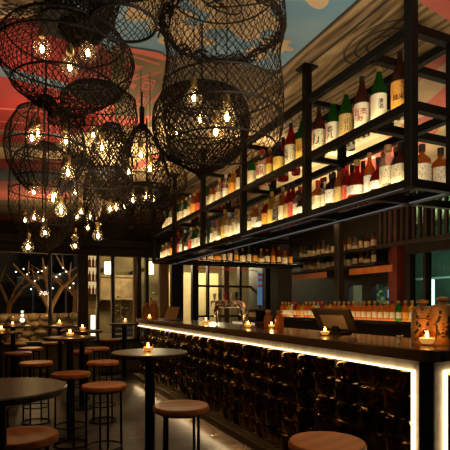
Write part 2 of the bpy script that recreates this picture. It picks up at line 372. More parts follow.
# left wall and wall behind the back bar
struct(MB().box(-3.1, -3, -1.5, 10.9, 0, CEIL), 'wall_left', M['wall'])
XW = 5.6
b = MB().box(XW, XW+.1, 6.95, 10.9, 0, CEIL)
def wy(px, X=XW): return X/tan(YAW+atan((px-225)/FP))
ys = [wy(p) for p in (349, 362, 372, 394)]      # window openings in the back wall
b.box(XW, XW+.1, ys[0], 6.95, 0, CEIL); b.box(XW, XW+.1, ys[2], ys[1], 0, CEIL); b.box(XW, XW+.1, wy(408), ys[3], 0, CEIL)
for (a0, a1) in ((ys[1], ys[0]), (ys[3], ys[2])): b.box(XW, XW+.1, a0, a1, 0, 1.25); b.box(XW, XW+.1, a0, a1, 1.86, CEIL)
struct(b, 'wall_right', M['wall'])

# ------------------------------------------------------------ outside the end windows
b = MB().box(-8, 14, 10.95, 20, -.15, -.05); struct(b, 'terrace_ground', mat('terrace_ground', (.06, .045, .03), .8, var=.3))
m_stone = mat('rubble_stone', (.36, .24, .12), .9, var=.6, vscale=4, bump=.5, bscale=12)
b = MB()
for row in range(7):
    x = -1.6+rng.uniform(0, .2)
    while x < 1.9:
        w = rng.uniform(.12, .34); h = .2
        b.ball((x+w/2, 13.0+rng.uniform(-.06, .06), .02+row*.19+rng.uniform(-.05, .05)), w*.54, .16, h*rng.uniform(.42, .62), 8, 6); x += w
b.box(-1.7, 2.0, 13.02, 13.3, -.05, 1.28)
tag(b.build('garden_wall', m_stone, smooth=True), 'low rubble stone garden wall outside the end windows', 'wall', kind='structure')
struct(MB().box(-8, 2.1, 19.0, 19.2, -.05, 4.5), 'wall_terrace_left', mat('night_wall', (.10, .085, .085), .9, var=.4))
struct(MB().box(2.1, 9, 15.01, 15.2, -.05, 4.5), 'wall_terrace_right', mat('night_wall_warm', (.22, .16, .08), .9, var=.45, vscale=1.6))
m_bark = mat('lit_bark', (.34, .17, .06), .8, var=.4, vscale=6, bump=.4)
def tree(px, d, h, limbs, label, rad=.09):
    x, y, _ = at(px, d); e = empty('bare_tree', (x, y, -.05), label, 'tree', 'bare trees outside the end windows')
    b = MB(); b.tube([(x, y, -.05), (x+.05, y, h*.4), (x-.03, y, h*.7), (x, y, h)], [rad*1.3, rad, rad*.9, rad*.8], 8); b.build('trunk', m_bark, e, True)
    for (dx, dz, q) in limbs:
        b = MB(); b.tube([(x, y, h*.92), (x+dx*.35, y+q*.5, h+dz*.45), (x+dx*.7, y+q*.8, h+dz*.7), (x+dx, y+q, h+dz)], [rad*.62, rad*.5, rad*.36, rad*.16], 7)
        for k in range(2): b.tube([(x+dx*(.4+.2*k), y+q*.7, h+dz*(.5+.17*k)), (x+dx*(.4+.2*k)+rng.uniform(-.5, .5), y+q, h+dz*(.5+.17*k)+rng.uniform(.2, .6))], [rad*.25, rad*.08], 5)
        b.build('limb', m_bark, e, True)
tree(9, 14.2, 1.6, [(-.7, 1.1, .1), (.5, .9, .1), (1.2, 1.0, -.2)], 'bare lit tree outside, leftmost of the three behind the stone wall')
tree(50, 13.9, 1.5, [(-1.0, 1.2, .1), (.9, 1.1, 0), (-.2, 1.4, .2)], 'bare lit tree outside, middle one, behind the thin window mullion', .12)
tree(76, 14.6, 1.9, [(-1.3, .8, 0), (-.6, 1.2, .2), (.4, 1.0, 0)], 'bare lit tree outside, rightmost of the three, beside the wide post')
def awning(px, d, z, w, c, label, tilt):
    x, y, _ = at(px, d); b = MB(); A = np.array([[1, 0, tilt], [0, .9, -.44], [-tilt, .44, .9]]); b.obox((x, y, z), A, w/2, .7, .03).box(x-.03, x+.03, y-.03, y+.03, -.05, z)
    return tag(b.build('canvas_awning', mat('awning_'+c[0], c[1], .7, var=.1)), label, 'awning')
awning(33, 16.0, 2.15, 1.0, ('blue', (.22, .30, .50)), 'pale blue canvas awning behind the branches outside, left of the thin mullion', .1)
awning(66, 16.0, 2.3, .9, ('white', (.50, .52, .66)), 'white canvas awning sloping up outside between thin mullion and wide post', .35)
b = MB(); x0, y0, _ = at(16, 13.6)
e = empty('fairy_lights', (x0, y0, 2.2), 'string of small white fairy lights in the bare branches outside', 'string lights')
pts = [(x0+.10*k, y0+.1*sin(k), 2.35+.28*sin(k*1.1)+.12*cos(k*2.3)) for k in range(17)]
b.tube(pts, .006, 5); b.build('wire', M['black'], e)
me = MB().ball((0, 0, 0), .016, m=6, n=8).mesh('fairy_bulb', glow('fairy_white', (1, .86, .7), 9), True)
for p in pts: link('bulb', me, e, tuple(np.array(p)-np.array(e.location)))
lamp('terrace_uplight', 'POINT', (.4, 12.2, 1.6), 20, (1, .60, .25), shadow_soft_size=.15)
lamp('terrace_tree_light', 'POINT', (1.0, 13.7, 1.5), 13, (1, .58, .25), shadow_soft_size=.15)
lamp('terrace_light', 'POINT', (3.4, 12.6, 2.9), 170, (1, .78, .45), shadow_soft_size=.2)
lamp('terrace_light', 'POINT', (5.2, 12.4, 2.7), 260, (1, .78, .45), shadow_soft_size=.2)
b = MB(); b.box(2.1, 3.6, 14.4, 15.0, 1.72, 2.35); b.box(2.1, 3.6, 14.3, 15.0, 2.35, 2.42); b.box(2.1, 3.6, 14.3, 15.0, 1.66, 1.72); b.box(2.1, 2.3, 14.4, 15, -.05, 1.7); b.box(3.4, 3.6, 14.4, 15, -.05, 1.7); b.box(2.3, 3.4, 14.5, 15, -.05, .6)
tag(b.build('terrace_kiosk', mat('kiosk_timber', (.34, .23, .11), .7, var=.35, vscale=5)), 'tan timber kiosk with a dark opening on the terrace under the left lantern', 'kiosk')
struct(MB().box(4.1, 5.9, 13.6, 13.7, .9, 2.5), 'wall_terrace_screen', mat('lit_plaster', (.42, .33, .18), .8, var=.3, vscale=1.5))
def wall_lamp(px, py, d, label):
    x, y, z = at(px, d, zat(py, d)); e = empty('wall_lantern', (x, y, z), label, 'wall lamp', 'lanterns outside the end windows')
    MB().lathe([(0, -.13), (.10, -.17), (.10, .17), (0, .17)], (x, y, z), 14).build('lamp_shade', M['paperlamp'], e, True)
    MB().box(x-.04, x+.04, y+.05, 15.0, z-.05, z+.05).lathe([(0, .17), (.115, .17), (.115, .20), (0, .20)], (x, y, z), 14).build('bracket', M['frame'], e)
wall_lamp(108, 268, 13.2, 'glowing warm lantern outside above the round stools, left of the tan mullion')
wall_lamp(150, 268, 12.9, 'glowing warm lantern outside over the far end of the bar')
def reflected_shelf():  # cabinet built to stand for a bottle shelf reflected in the window
    x, y, _ = at(91, 12.6); e = empty('reflected_bottle_cabinet', (x, y, -.05), 'tall lit cabinet of bottles standing for a reflection in end window beside wide post', 'cabinet')
    MB().box(x-.22, x+.22, y, y+.3, -.05, 1.9).box(x-.22, x-.19, y-.2, y, 1.6, 3.0).box(x+.19, x+.22, y-.2, y, 1.6, 3.0).box(x-.22, x+.22, y, y+.03, 1.9, 3.0).build('carcass', M['tan'], e)
    for k in range(3): MB().box(x-.19, x+.19, y-.2, y, 1.75+.38*k, 1.77+.38*k).build('shelf_board', M['frame'], e)
    MB().box(x-.18, x+.18, y-.03, y-.02, 1.8, 2.95).build('reflected_glow', glow('cabinet_glow', (1, .66, .30), .8), e)
    b = MB().lathe([(0, 0), (.035, 0), (.035, .16), (.014, .21), (.014, .26), (0, .26)], n=10); me = b.mesh('cabinet_bottle', glassy('cab_bottle', (.5, .2, .1), .3), True)
    for k in range(3):
        for i in range(4):
            o = link('bottle', me, None, (x-.14+.09*i, y-.11, 1.77+.38*k)); tag(o, 'dark bottle standing %s from left on the %s shelf of reflected cabinet' % (ORD[i], ['lowest', 'middle', 'top'][k]), 'bottle', 'bottles in the reflected cabinet')
reflected_shelf()
b = MB().box(*[v for v in (at(93, 11.6)[0]-.05, at(93, 11.6)[0]+.05, at(93, 11.6)[1]-.04, at(93, 11.6)[1]+.04)], -.05, 1.25)
tag(b.build('light_column', glow('column_white', (1, .84, .62), 2.2)), 'white glowing light column on the terrace beside the potted plant', 'light')
def plant(px, d, h, label, z0=-.05):
    x, y, _ = at(px, d); e = empty('potted_plant', (x, y, z0), label, 'plant', 'plants on the terrace')
    MB().lathe([(0, 0), (.13, 0), (.18, .35), (.16, .35), (.15, .3), (0, .3)], (x, y, z0), 14).build('pot', M['frame'], e, True)
    b = MB()
    for k in range(70):
        a = rng.uniform(0, 2*pi); t = rng.uniform(.3, 1); rr = .28*rng.uniform(.2, 1)
        p = np.array([x+rr*cos(a)*t, y+rr*sin(a)*t, z0+.3+(h-.3)*t]); q = p+np.array([cos(a)*.16, sin(a)*.16, .05]); w = np.array([-sin(a), cos(a), 0])*.035
        b.add([p, (p+q)/2+w, q, (p+q)/2-w], [(0, 1, 2, 3)])
    b.build('foliage', mat('leaf', (.09, .10, .03), .6, var=.4), e)
    b = MB(); b.tube([(x, y, z0+.3), (x+.02, y, z0+h*.6), (x, y, z0+h*.95)], [.02, .015, .008], 6); b.build('stem', m_bark, e)
plant(88, 11.9, 1.65, 'small dark leafy plant in pot on terrace beside the white light column')
plant(120, 12.8, 1.75, 'dark bushy plant in pot on the terrace below the left lantern')
plant(152, 12.6, 1.9, 'tall green plant in pot on terrace, behind far end of bar')
m_blue = mat('blue_chair', (.05, .09, .20), .5, var=.2)
for px, lab in ((122, 'dark blue slatted chair on terrace, left of the pair'), (132, 'dark blue slatted chair on terrace, right of the pair')):
    x, y, _ = at(px, 12.0+(px-122)*.05); e = empty('terrace_chair', (x, y, -.05), lab, 'chair', 'blue chairs on the terrace')
    MB().box(x-.17, x+.17, y-.17, y+.17, .40, .44, .01).build('seat', m_blue, e)
    b = MB()
    for k in range(4): b.box(x-.17, x+.17, y+.15, y+.18, .52+.13*k, .60+.13*k)
    b.build('backrest', m_blue, e)
    for i in (-1, 1):
        MB().box(x+i*.155-.015, x+i*.155+.015, y-.17, y-.14, -.05, .40).build('leg', m_blue, e)
        MB().box(x+i*.155-.015, x+i*.155+.015, y+.14, y+.17, -.05, 1.0).build('leg', m_blue, e)
# room behind the back wall openings and behind the glass at the right
struct(MB().box(8.6, 8.7, 1.0, 10.8, 0, CEIL), 'wall_side_room', mat('side_room_wall', (.10, .14, .11), .8, var=.35, vscale=2))
lamp('side_room_light', 'POINT', (7.2, 6.0, 2.7), 60, (.75, 1, .78), shadow_soft_size=.3)
x, z = 8.5, 2.0
e = empty('tube_light', (7.4, 6.6, 0), 'white glowing tube light on a T shaped stand behind glass at right', 'lamp')
MB().box(7.38, 7.42, 6.58, 6.62, 0, 2.0).build('tube', glow('tube_white', (.85, 1, .92), 3.2), e)
MB().box(7.38, 7.42, 6.1, 7.1, 2.0, 2.04).build('crossbar', mat('pale_metal', (.4, .45, .42), .4), e)
tag(MB().box(6.5, 6.53, 6.58, 6.86, 1.35, 1.80, .005).box(6.53, 6.56, 6.70, 6.74, 0, 1.7).build('blue_window_glow', glow('screen_blue', (.25, .5, .85), .9)), 'blue glowing panel added for window light in the narrow back wall opening', 'screen')  # glowing panel added in place of blue window light
b = MB()
for k in range(160):
    p = np.array([6.3+rng.uniform(-.1, .1), rng.uniform(yX(392, 6.3), yX(374, 6.3)), 1.1+abs(rng.normal(0, .28))]); w = rng.uniform(.03, .08); a = rng.uniform(0, pi)
    b.add([p+[0, w*cos(a), w*sin(a)], p+[.05, -w*sin(a)*.5, w*cos(a)*.5], p-[0, w*cos(a), w*sin(a)], p-[.05, -w*sin(a)*.5, w*cos(a)*.5]], [(0, 1, 2, 3)])
ys_ = (yX(392, 6.3)+yX(374, 6.3))/2; b.box(6.28, 6.32, ys_-.02, ys_+.02, .3, 1.3).lathe([(0, 0), (.15, 0), (.2, .32), (0, .32)], (6.3, ys_, 0), 14)
tag(b.build('indoor_shrub', mat('shrub_green', (.08, .22, .07), .6, var=.4)), 'green leafy shrub seen through the wide opening behind the back bar', 'plant')
lamp('shrub_light', 'POINT', (6.6, 6.3, 2.6), 22, (.7, .85, 1), shadow_soft_size=.1)
struct(MB().box(5.6, 5.64, 1.0, wy(408), .0, CEIL), 'window_20', clearglass('green_glass', (.62, .78, .70), .8))
for i, (y, w) in enumerate(((5.43, .10), (5.10, .05), (3.9, .06))): struct(MB().box(5.54, 5.66, y-w/2, y+w/2, 0, CEIL), 'trim_%d' % (40+i), M['frame'])
struct(MB().box(5.52, 5.68, 1.0, 5.45, 2.28, 2.42), 'trim_45', M['frame'])
e = empty('slat_screen', (5.2, 4.6, CEIL), 'dark vertical slat screen hanging from ceiling at right behind the bar', 'screen')
b = MB()
for k in range(22): b.box(5.18, 5.22, 3.3+.11*k, 3.34+.11*k, 2.42, CEIL)
b.build('slats', M['wall'], e); MB().box(5.16, 5.24, 3.25, 5.75, 2.38, 2.44).build('rail', M['frame'], e)

# ------------------------------------------------------------ the bar
YN, YF = 2.01, 8.89
bar = empty('bar_counter', (2.5, 5.4, 0), 'long dark wooden bar with glossy black tiled front and lit metal trim', 'bar')
b = MB(); b.box(2.235, 2.80, YN+.03, YF, .0, 1.165); b.box(2.80, 5.2, YN+.03, 2.6, 0, 1.165); b.build('carcass', M['wall'], bar)
b = MB(); z0, z1 = 1.172, 1.240
pl = [(2.15, 2.00), (2.20, 1.945), (5.2, 1.945), (5.2, 2.66), (2.86, 2.66), (2.86, 8.96), (2.15, 8.96)]
e_ = .008; nP = len(pl)
b.add([(x, y, z0) for x, y in pl]+[(x, y, z1-e_) for x, y in pl]+[(x+(e_ if x < 2.5 else -e_), y+(e_ if y < 2.5 else -e_), z1) for x, y in pl],
      [tuple(range(nP-1, -1, -1)), tuple(range(2*nP, 3*nP))]+[(k*nP+i, k*nP+(i+1) % nP, k*nP+nP+(i+1) % nP, k*nP+nP+i) for k in (0, 1) for i in range(nP)])
b.build('counter_top', M['counter'], bar)
# tiles: pressed fan relief, one grid of 8x8 per tile
def tile_panel(name, org, du, nu, zt, nz, T, outn, ulen):
    vs = []; fs = []; G = 15; TU = T*1.72
    org = np.array(org, float); du = np.array(du, float); outn = np.array(outn, float)
    for r in range(nz):
        for q in range(nu):
            fl = rng.choice([-1, 1]); amp = rng.uniform(.022, .036); tx, ty = rng.uniform(-.012, .012, 2); base = len(vs)
            c1, c2 = rng.uniform(.22, .36), rng.uniform(.64, .80); bend = rng.uniform(.15, .45)*fl; wd_ = rng.uniform(.24, .33)
            for j in range(G):
                for i in range(G):
                    u = i/(G-1); v = j/(G-1); vv = v if fl > 0 else 1-v
                    s_ = u-bend*(vv-.5)**2*2.2
                    fade = (1-max(0, (vv-.35)/.65)**2)**.5 if vv < 1 else 0
                    h = max(amp*max(0, 1-((s_-c1)/wd_)**2)**.5*fade, .75*amp*max(0, 1-((s_-c2)/wd_)**2)**.5*(1-.5*fade))
                    h += tx*(u-.5)+ty*(v-.5)
                    p = org+du*((q+u)*TU)+outn*(-.004 if (i in (0, G-1) or j in (0, G-1)) else h)
                    vs.append((p[0], p[1], zt-T*(r+1)+T*v))
            for j in range(G-1):
                for i in range(G-1): a = base+j*G+i; fs.append((a, a+1, a+G+1, a+G))
    me = MB(); me.add(vs, fs); o = me.build(name, M['tile'], bar, True); return o
tile_panel('tile_panel', (2.232, YF, 0), (0, -1, 0), 26, 1.098, 6, .1511, (-1, 0, 0), YF-YN)
tile_panel('tile_panel', (2.36, YN+.02, 0), (1, 0, 0), 9, 1.098, 6, .1511, (0, -1, 0), 2)
b = MB(); b.box(2.185, 2.235, 2.05, YF, 1.110, 1.172, .004); b.build('fascia', M['fascia'], bar)
MB().box(2.185, 2.235, 2.05, 2.082, .0, 1.110, .003).build('corner_trim', M['fascia'], bar)
MB().box(2.25, 2.325, YN-.012, YN+.03, 0, 1.110, .003).build('corner_trim', M['fascia'], bar)
MB().box(2.25, 5.1, YN-.012, YN+.03, 1.110, 1.172, .004).build('fascia', M['fascia'], bar)
b = MB(); b.add([(2.19, 2.05, 0), (2.25, YN-.006, 0), (2.25, 2.06, 0), (2.19, 2.05, 1.172), (2.25, YN-.006, 1.172), (2.25, 2.06, 1.172)], [(0, 1, 4, 3), (1, 2, 5, 4), (2, 0, 3, 5), (0, 2, 1), (3, 4, 5)]); b.build('corner_post', M['black'], bar)
MB().box(2.163, 2.2, 2.10, YF, 1.1035, 1.109).build('led_strip', M['led'], bar)
MB().box(2.163, 2.2, 2.084, 2.090, .05, 1.109).build('led_strip', M['led'], bar)
MB().box(2.327, 2.334, YN-.034, YN+.01, .05, 1.109).build('led_strip', M['led'], bar)
MB().box(2.345, 5.1, YN-.034, YN+.01, 1.1035, 1.109).build('led_strip', M['led'], bar)
b = MB(); b.box(2.07, 2.20, 2.15, YF-.05, .135, .200, .006); b.box(2.071, 2.080, 2.15, YF-.05, .1215, .136); b.build('foot_rail', M['bronze'], bar)
b = MB(); b.box(2.082, 2.125, 2.15, YF-.05, .117, .134); b.build('led_strip', M['led_floor'], bar)
k = 0; yy = 2.6
while yy < 8.8:
    MB().lathe([(0, 0), (.035, 0), (.035, .008), (.009, .012), (.009, .134), (0, .134)], (2.085, yy, 0), 10).build('rail_post', M['bronze'], bar, True); yy += .78

# ------------------------------------------------------------ overhead bottle shelf, a ring hung from the ceiling
PY = [1.905, 2.898, 3.946, 4.984, 6.028, 7.042]
ZB, ZM, ZT = 2.165, 2.587, 3.005
XR = 2.29
sh = empty('hanging_shelf', (XS, 4.4, CEIL), 'black steel and glass bottle shelf hung from ceiling above the bar', 'shelf')
w = .027
def post(x, y, z0, z1, cap=True):
    b = MB(); b.box(x-w, x+w, y-w, y+w, z0, z1, .003)
    if cap: b.box(x-.06, x+.06, y-.06, y+.06, CEIL-.016, CEIL-.005-.024)
    b.build('post', M['steel'], sh)
for y in PY: post(XS, y, ZB-w, CEIL-.025); post(XR, y, ZB-w, ZT, False)
post(3.1, PY[0], ZB-w, CEIL-.025); post(4.45, PY[0], ZB-w, CEIL-.025); post(3.2, PY[5], ZB-w, CEIL-.025); post(4.45, PY[5], ZB-w, CEIL-.025)
for z in (ZB, ZM, ZT):
    for x in (XS, XR): MB().box(x-w*.9, x+w*.9, PY[0], PY[5], z-w, z+w*.8, .003).build('rail', M['steel'], sh)
    for y in PY: MB().box(XS, XR, y-w*.7, y+w*.7, z-w*.7, z+w*.6).build('crossbar', M['steel'], sh)
    for y in (PY[0], PY[0]+.32): MB().box(XS, 4.5, y-w*.9, y+w*.9, z-w, z+w*.8, .003).build('rail', M['steel'], sh)
    for x in (2.62, 3.1, 3.7): MB().box(x-w*.7, x+w*.7, PY[0], PY[0]+.32, z-w*.7, z+w*.6).build('crossbar', M['steel'], sh)
for z in (ZB, ZM):
    for y in (PY[5], PY[5]-.3): MB().box(XS, 4.5, y-w*.9, y+w*.9, z-w, z+w*.8, .003).build('rail', M['steel'], sh)
for z in (ZB, ZM):
    zt = z+w*.8
    MB().box(XS+.02, XR, PY[0]+.03, PY[5]-.03, zt-.012, zt-.002).build('glass_shelf', M['shelfglass'], sh)
    MB().box(XR, 4.45, PY[0]+.02, PY[0]+.3, zt-.012, zt-.002).build('glass_shelf', M['shelfglass'], sh)
    MB().box(XR+.03, 4.45, PY[5]-.28, PY[5]-.02, zt-.012, zt-.002).build('glass_shelf', M['shelfglass'], sh)
    b = MB(); b.box(XS+.026, XS+.040, PY[0]+.05, PY[5]-.05, zt-.001, zt+.004); b.build('strip_channel', M['steel'], sh)
    b = MB(); b.add([(XS+.027, y, zt+zz) if k else (XS+.040, y, zt+zz) for (k, y, zz) in ((0, PY[0]+.05, .005), (0, PY[5]-.05, .005), (1, PY[5]-.05, .012), (1, PY[0]+.05, .012))], [(0, 1, 2, 3)]); b.build('led_strip', M['led_shelf'], sh)
    b = MB(); b.box(XS+.023, XS+.0265, PY[0]+.05, PY[5]-.05, zt-.001, zt+.014); b.build('strip_channel', M['steel'], sh)
    b = MB(); b.add([(2.3, PY[0]+.04, zt+.004), (4.4, PY[0]+.04, zt+.004), (4.4, PY[0]+.028, zt+.012), (2.3, PY[0]+.028, zt+.012)], [(0, 1, 2, 3)]); b.build('led_strip', M['led_shelf'], sh)
MB().box(XR-w*.9-.003, XR-w*.9, PY[0], PY[5], ZB-w, ZB-w+.007).build('rail_edge_sheen', glow('cool_sheen', (.85, .88, .95), .13), sh); MB().box(XS-w*.9-.003, XS-w*.9, PY[0]+.03, PY[2], ZB-w, ZB-w+.004).build('rail_edge_sheen', bpy.data.materials['cool_sheen'], sh)  # glowing strips put in for LED light caught on the rail edges
b = MB(); b.box(2.4, 4.4, PY[5]-.262, PY[5]-.25, ZB+.022, ZB+.028); b.build('led_strip', M['led_soft'], sh)

# ------------------------------------------------------------ bottles
G = dict(green=glassy('green_glass_bottle', (.10, .42, .07), .5, body=(.015, .075, .010)), amber=glassy('amber_glass_bottle', (.80, .36, .08), .50, body=(.30, .11, .018)),
         brown=glassy('brown_glass_bottle', (.30, .10, .04), .35, body=(.07, .022, .012)), clear=glassy('clear_glass_bottle', (.95, .93, .85), .70, body=(.55, .50, .40)),
         red=glassy('red_glass_bottle', (.60, .05, .03), .45, body=(.20, .016, .010)), dark=glassy('dark_glass_bottle', (.08, .05, .05), .25, body=(.02, .012, .012)),
         yellow=glassy('yellow_glass_bottle', (.85, .62, .15), .5, body=(.34, .22, .04)))
LM = dict(cream=label_mat('label_cream', (.85, .74, .50)), white=label_mat('label_white', (.88, .86, .78)), yellow=label_mat('label_yellow', (.85, .58, .12), (.35, .08, .02)), red=label_mat('label_red', (.62, .06, .04), (.8, .7, .5)),
          ochre=label_mat('label_ochre', (.62, .42, .14)), orange=label_mat('label_orange', (.9, .42, .06), (.4, .05, .02)), black=label_mat('label_black', (.03, .025, .02), (.7, .6, .4)), plain=mat('label_plain', (.87, .77, .55), .6, var=.06, vscale=30))
CM = dict(black=mat('cap_black', (.02, .018, .016), .4, var=.1), red=mat('cap_red', (.55, .03, .02), .4, var=.1), gold=mat('cap_gold', (.6, .40, .12), .3, .7, var=.1), white=mat('cap_white', (.7, .66, .58), .4, var=.05), cork=mat('cap_cork', (.36, .18, .08), .7, var=.2), blue=mat('cap_blue', (.06, .12, .4), .4, var=.1))
KIND = {  # profile, label band (z0, z1, radius), cap (z0, z1, r)
 'sake': ([(0, 0), (.047, 0), (.050, .006), (.050, .215), (.047, .240), (.036, .275), (.022, .315), (.016, .345), (.016, .368), (0, .368)], (.035, .200, .0508), (.350, .385, .0175)),
 'whisky': ([(0, 0), (.046, 0), (.050, .006), (.050, .140), (.046, .160), (.026, .178), (.016, .190), (.016, .225), (0, .225)], (.025, .125, .0508), (.205, .245, .019)),
 'spirit': ([(0, 0), (.036, 0), (.039, .005), (.039, .180), (.034, .205), (.018, .235), (.014, .255), (.014, .300), (0, .300)], (.035, .150, .0397), (.275, .312, .0165)),
 'gin': ([(0, 0), (.040, 0), (.045, .006), (.044, .165), (.038, .182), (.017, .195), (.015, .225), (0, .225)], (.040, .135, .0457), (.222, .255, .020)),
 'flask': ([(0, 0), (.040, 0), (.052, .012), (.060, .060), (.057, .105), (.042, .145), (.022, .168), (.015, .185), (.015, .235), (0, .235)], (.035, .090, .0615), (.215, .255, .019)),
 'pint': ([(0, 0), (.037, 0), (.041, .006), (.040, .150), (.034, .168), (.016, .185), (.014, .215), (0, .215)], (.035, .105, .0417), (.208, .240, .018)),
 'wine': ([(0, 0), (.035, 0), (.037, .005), (.037, .185), (.030, .210), (.015, .235), (.0135, .300), (0, .300)], (.05, .13, .0377), (.262, .305, .0155))}
KN = dict(sake='tall sake', whisky='square-shouldered whisky', spirit='slim spirit', gin='short', flask='round-bellied', wine='slender wine', pint='half-size whisky')
KM = {}
FACE = R(215)                                      # labels look towards the bar front
for k, (p, lb, cp) in KIND.items():
    body = MB().lathe(p, n=20).mesh(k+'_bottle', G['clear'], True)
    lab = MB().lathe([(lb[2], lb[0]), (lb[2], lb[1])], n=14, a0=FACE-R(45 if k == 'pint' else 80), a1=FACE+R(45 if k == 'pint' else 80)).mesh(k+'_label', LM['cream'], True)
    cap = MB().lathe([(cp[2], cp[0]), (cp[2], cp[1]), (cp[2]*.7, cp[1]+.002), (0, cp[1]+.002)], n=14).mesh(k+'_cap', CM['black'], True)
    KM[k] = (body, lab, cap)
def setm(o, m): o.material_slots[0].link = 'OBJECT'; o.material_slots[0].material = m
def bottle(kind, glass, lab, cap, loc, label, group, s=1.0, turn=0, sz=None):
    body, lm, cm_ = KM[kind]
    o = link('bottle', body, None, loc); setm(o, G[glass]); o.scale = (s, s, sz or s); o.rotation_euler = (0, 0, turn)
    tag(o, label, 'bottle', group)
    if lab: l = link('label', lm, o); setm(l, LM[lab])
    c_ = link('cap', cm_, o); setm(c_, CM[cap])
    return o
def letters(o, kind, txt, size, m, z=None, a=0):
    lb = KIND[kind][1]; me = text_mesh(txt, size); wrap_text(me, lb[2]+.0008, FACE+a, z or (lb[0]+lb[1])/2); me.materials.append(m)
    l = [c_ for c_ in o.children if c_.name.startswith('label')][0]; return link('lettering', me, l)
def wyS(px, X=XS+.10): return X/tan(YAW+atan((px-225)/FP))
BAY = ['nearest', 'second', 'third', 'fourth', 'farthest']
def bay_of(y):
    for k in range(5):
        if y < PY[k+1]: return k
    return 4
XF = XS+.105
# upper level: the sake bottles, px of each in the photograph, near to far
UP = [(400, 'sake', 'brown', 'orange', 'black', 1.0), (379, 'sake', 'green', 'plain', 'gold', .98), (362, 'sake', 'brown', 'plain', 'black', 1.0), (346, 'sake', 'green', 'ochre', 'gold', .95), (333, 'sake', 'green', 'plain', 'gold', .93), (319, 'sake', 'brown', 'cream', 'black', .96),
      (302, 'sake', 'green', 'yellow', 'gold', .98), (291, 'sake', 'red', 'cream', 'black', 1.0), (279, 'gin', 'dark', 'yellow', 'black', 1.15), (270, 'spirit', 'amber', 'yellow', 'gold', .95), (262, 'gin', 'clear', 'plain', 'red', 1.25), (252, 'sake', 'green', 'cream', 'gold', .85),
      (240, 'sake', 'brown', 'cream', 'red', .85), (233, 'gin', 'yellow', 'orange', 'gold', 1.15), (226, 'spirit', 'clear', 'white', 'white', .95), (219, 'spirit', 'clear', 'cream', 'gold', .95), (213, 'gin', 'amber', 'cream', 'black', 1.1), (207, 'sake', 'green', 'cream', 'gold', .85),
      (198.5, 'spirit', 'red', 'red', 'red', 1.0), (194.5, 'gin', 'amber', 'orange', 'gold', 1.2), (190.5, 'sake', 'clear', 'cream', 'white', .8), (186.5, 'spirit', 'green', 'white', 'gold', 1.0), (182, 'sake', 'clear', 'cream', 'gold', .8), (178, 'sake', 'green', 'cream', 'gold', .85),
      (171, 'sake', 'clear', 'white', 'red', .8), (168, 'sake', 'green', 'cream', 'gold', .85), (165, 'spirit', 'clear', 'cream', 'white', 1.0), (161.5, 'sake', 'clear', 'white', 'gold', .8), (158.5, 'sake', 'brown', 'cream', 'red', .8), (156, 'spirit', 'clear', 'white', 'white', 1.0)]
cnt = {}
def put(row, px, kind, g, l, c_, s, z, X=XF, rowname='', turn=0):
    y = X/tan(YAW+atan((px-225)/FP)); bay = bay_of(y)
    if y > 6.97: return None
    k = (rowname, bay); cnt[k] = cnt.get(k, 0)+1
    lab = '%s %s bottle, %s from near post, %s bay, %s' % (g if g != 'dark' else 'black', KN[kind], ORD[cnt[k]-1], BAY[bay], rowname)
    return bottle(kind, g, l, c_, (X, y, z+w*.8), lab, 'bottles on the '+rowname, s, turn)
SU = []
for (px, k, g, l, c_, s) in UP: SU.append(put(0, px, k, g, l, c_, s, ZM, rowname='upper hanging shelf'))
letters(SU[0], 'sake', '純米', .036, M['ink'], .10); letters(SU[1], 'sake', '清\n酒', .034, M['ink'], .13, .45); letters(SU[2], 'sake', '喜楽\n寿', .046, M['redink'])
letters(SU[3], 'sake', '山\n川', .05, M['ink'], None, .5); letters(SU[4], 'sake', '春\n風', .05, M['ink'], None, -.2); letters(SU[5], 'sake', '力', .08, M['ink'], None, -.3)
letters(SU[7], 'sake', '大\n雪', .05, M['ink'], None, -.5); letters(SU[10], 'gin', '龍', .07, M['redink'])
letters(SU[6], 'sake', '花', .06, M['redink'])
for px, k, g, c_ in ((388, 'wine', 'dark', 'black'), (350, 'wine', 'brown', 'red'), (296, 'wine', 'red', 'red'), (283, 'sake', 'red', 'black'), (272, 'wine', 'brown', 'black'), (256, 'wine', 'brown', 'red'), (236, 'wine', 'brown', 'gold'), (222, 'wine', 'red', 'red'), (211, 'wine', 'green', 'gold'), (192, 'wine', 'brown', 'black'), (184, 'wine', 'red', 'red'), (167, 'wine', 'brown', 'gold')):
    put(1, px, k, g, 'cream', c_, 1.0, ZM, XS+.215, 'back row of upper hanging shelf')
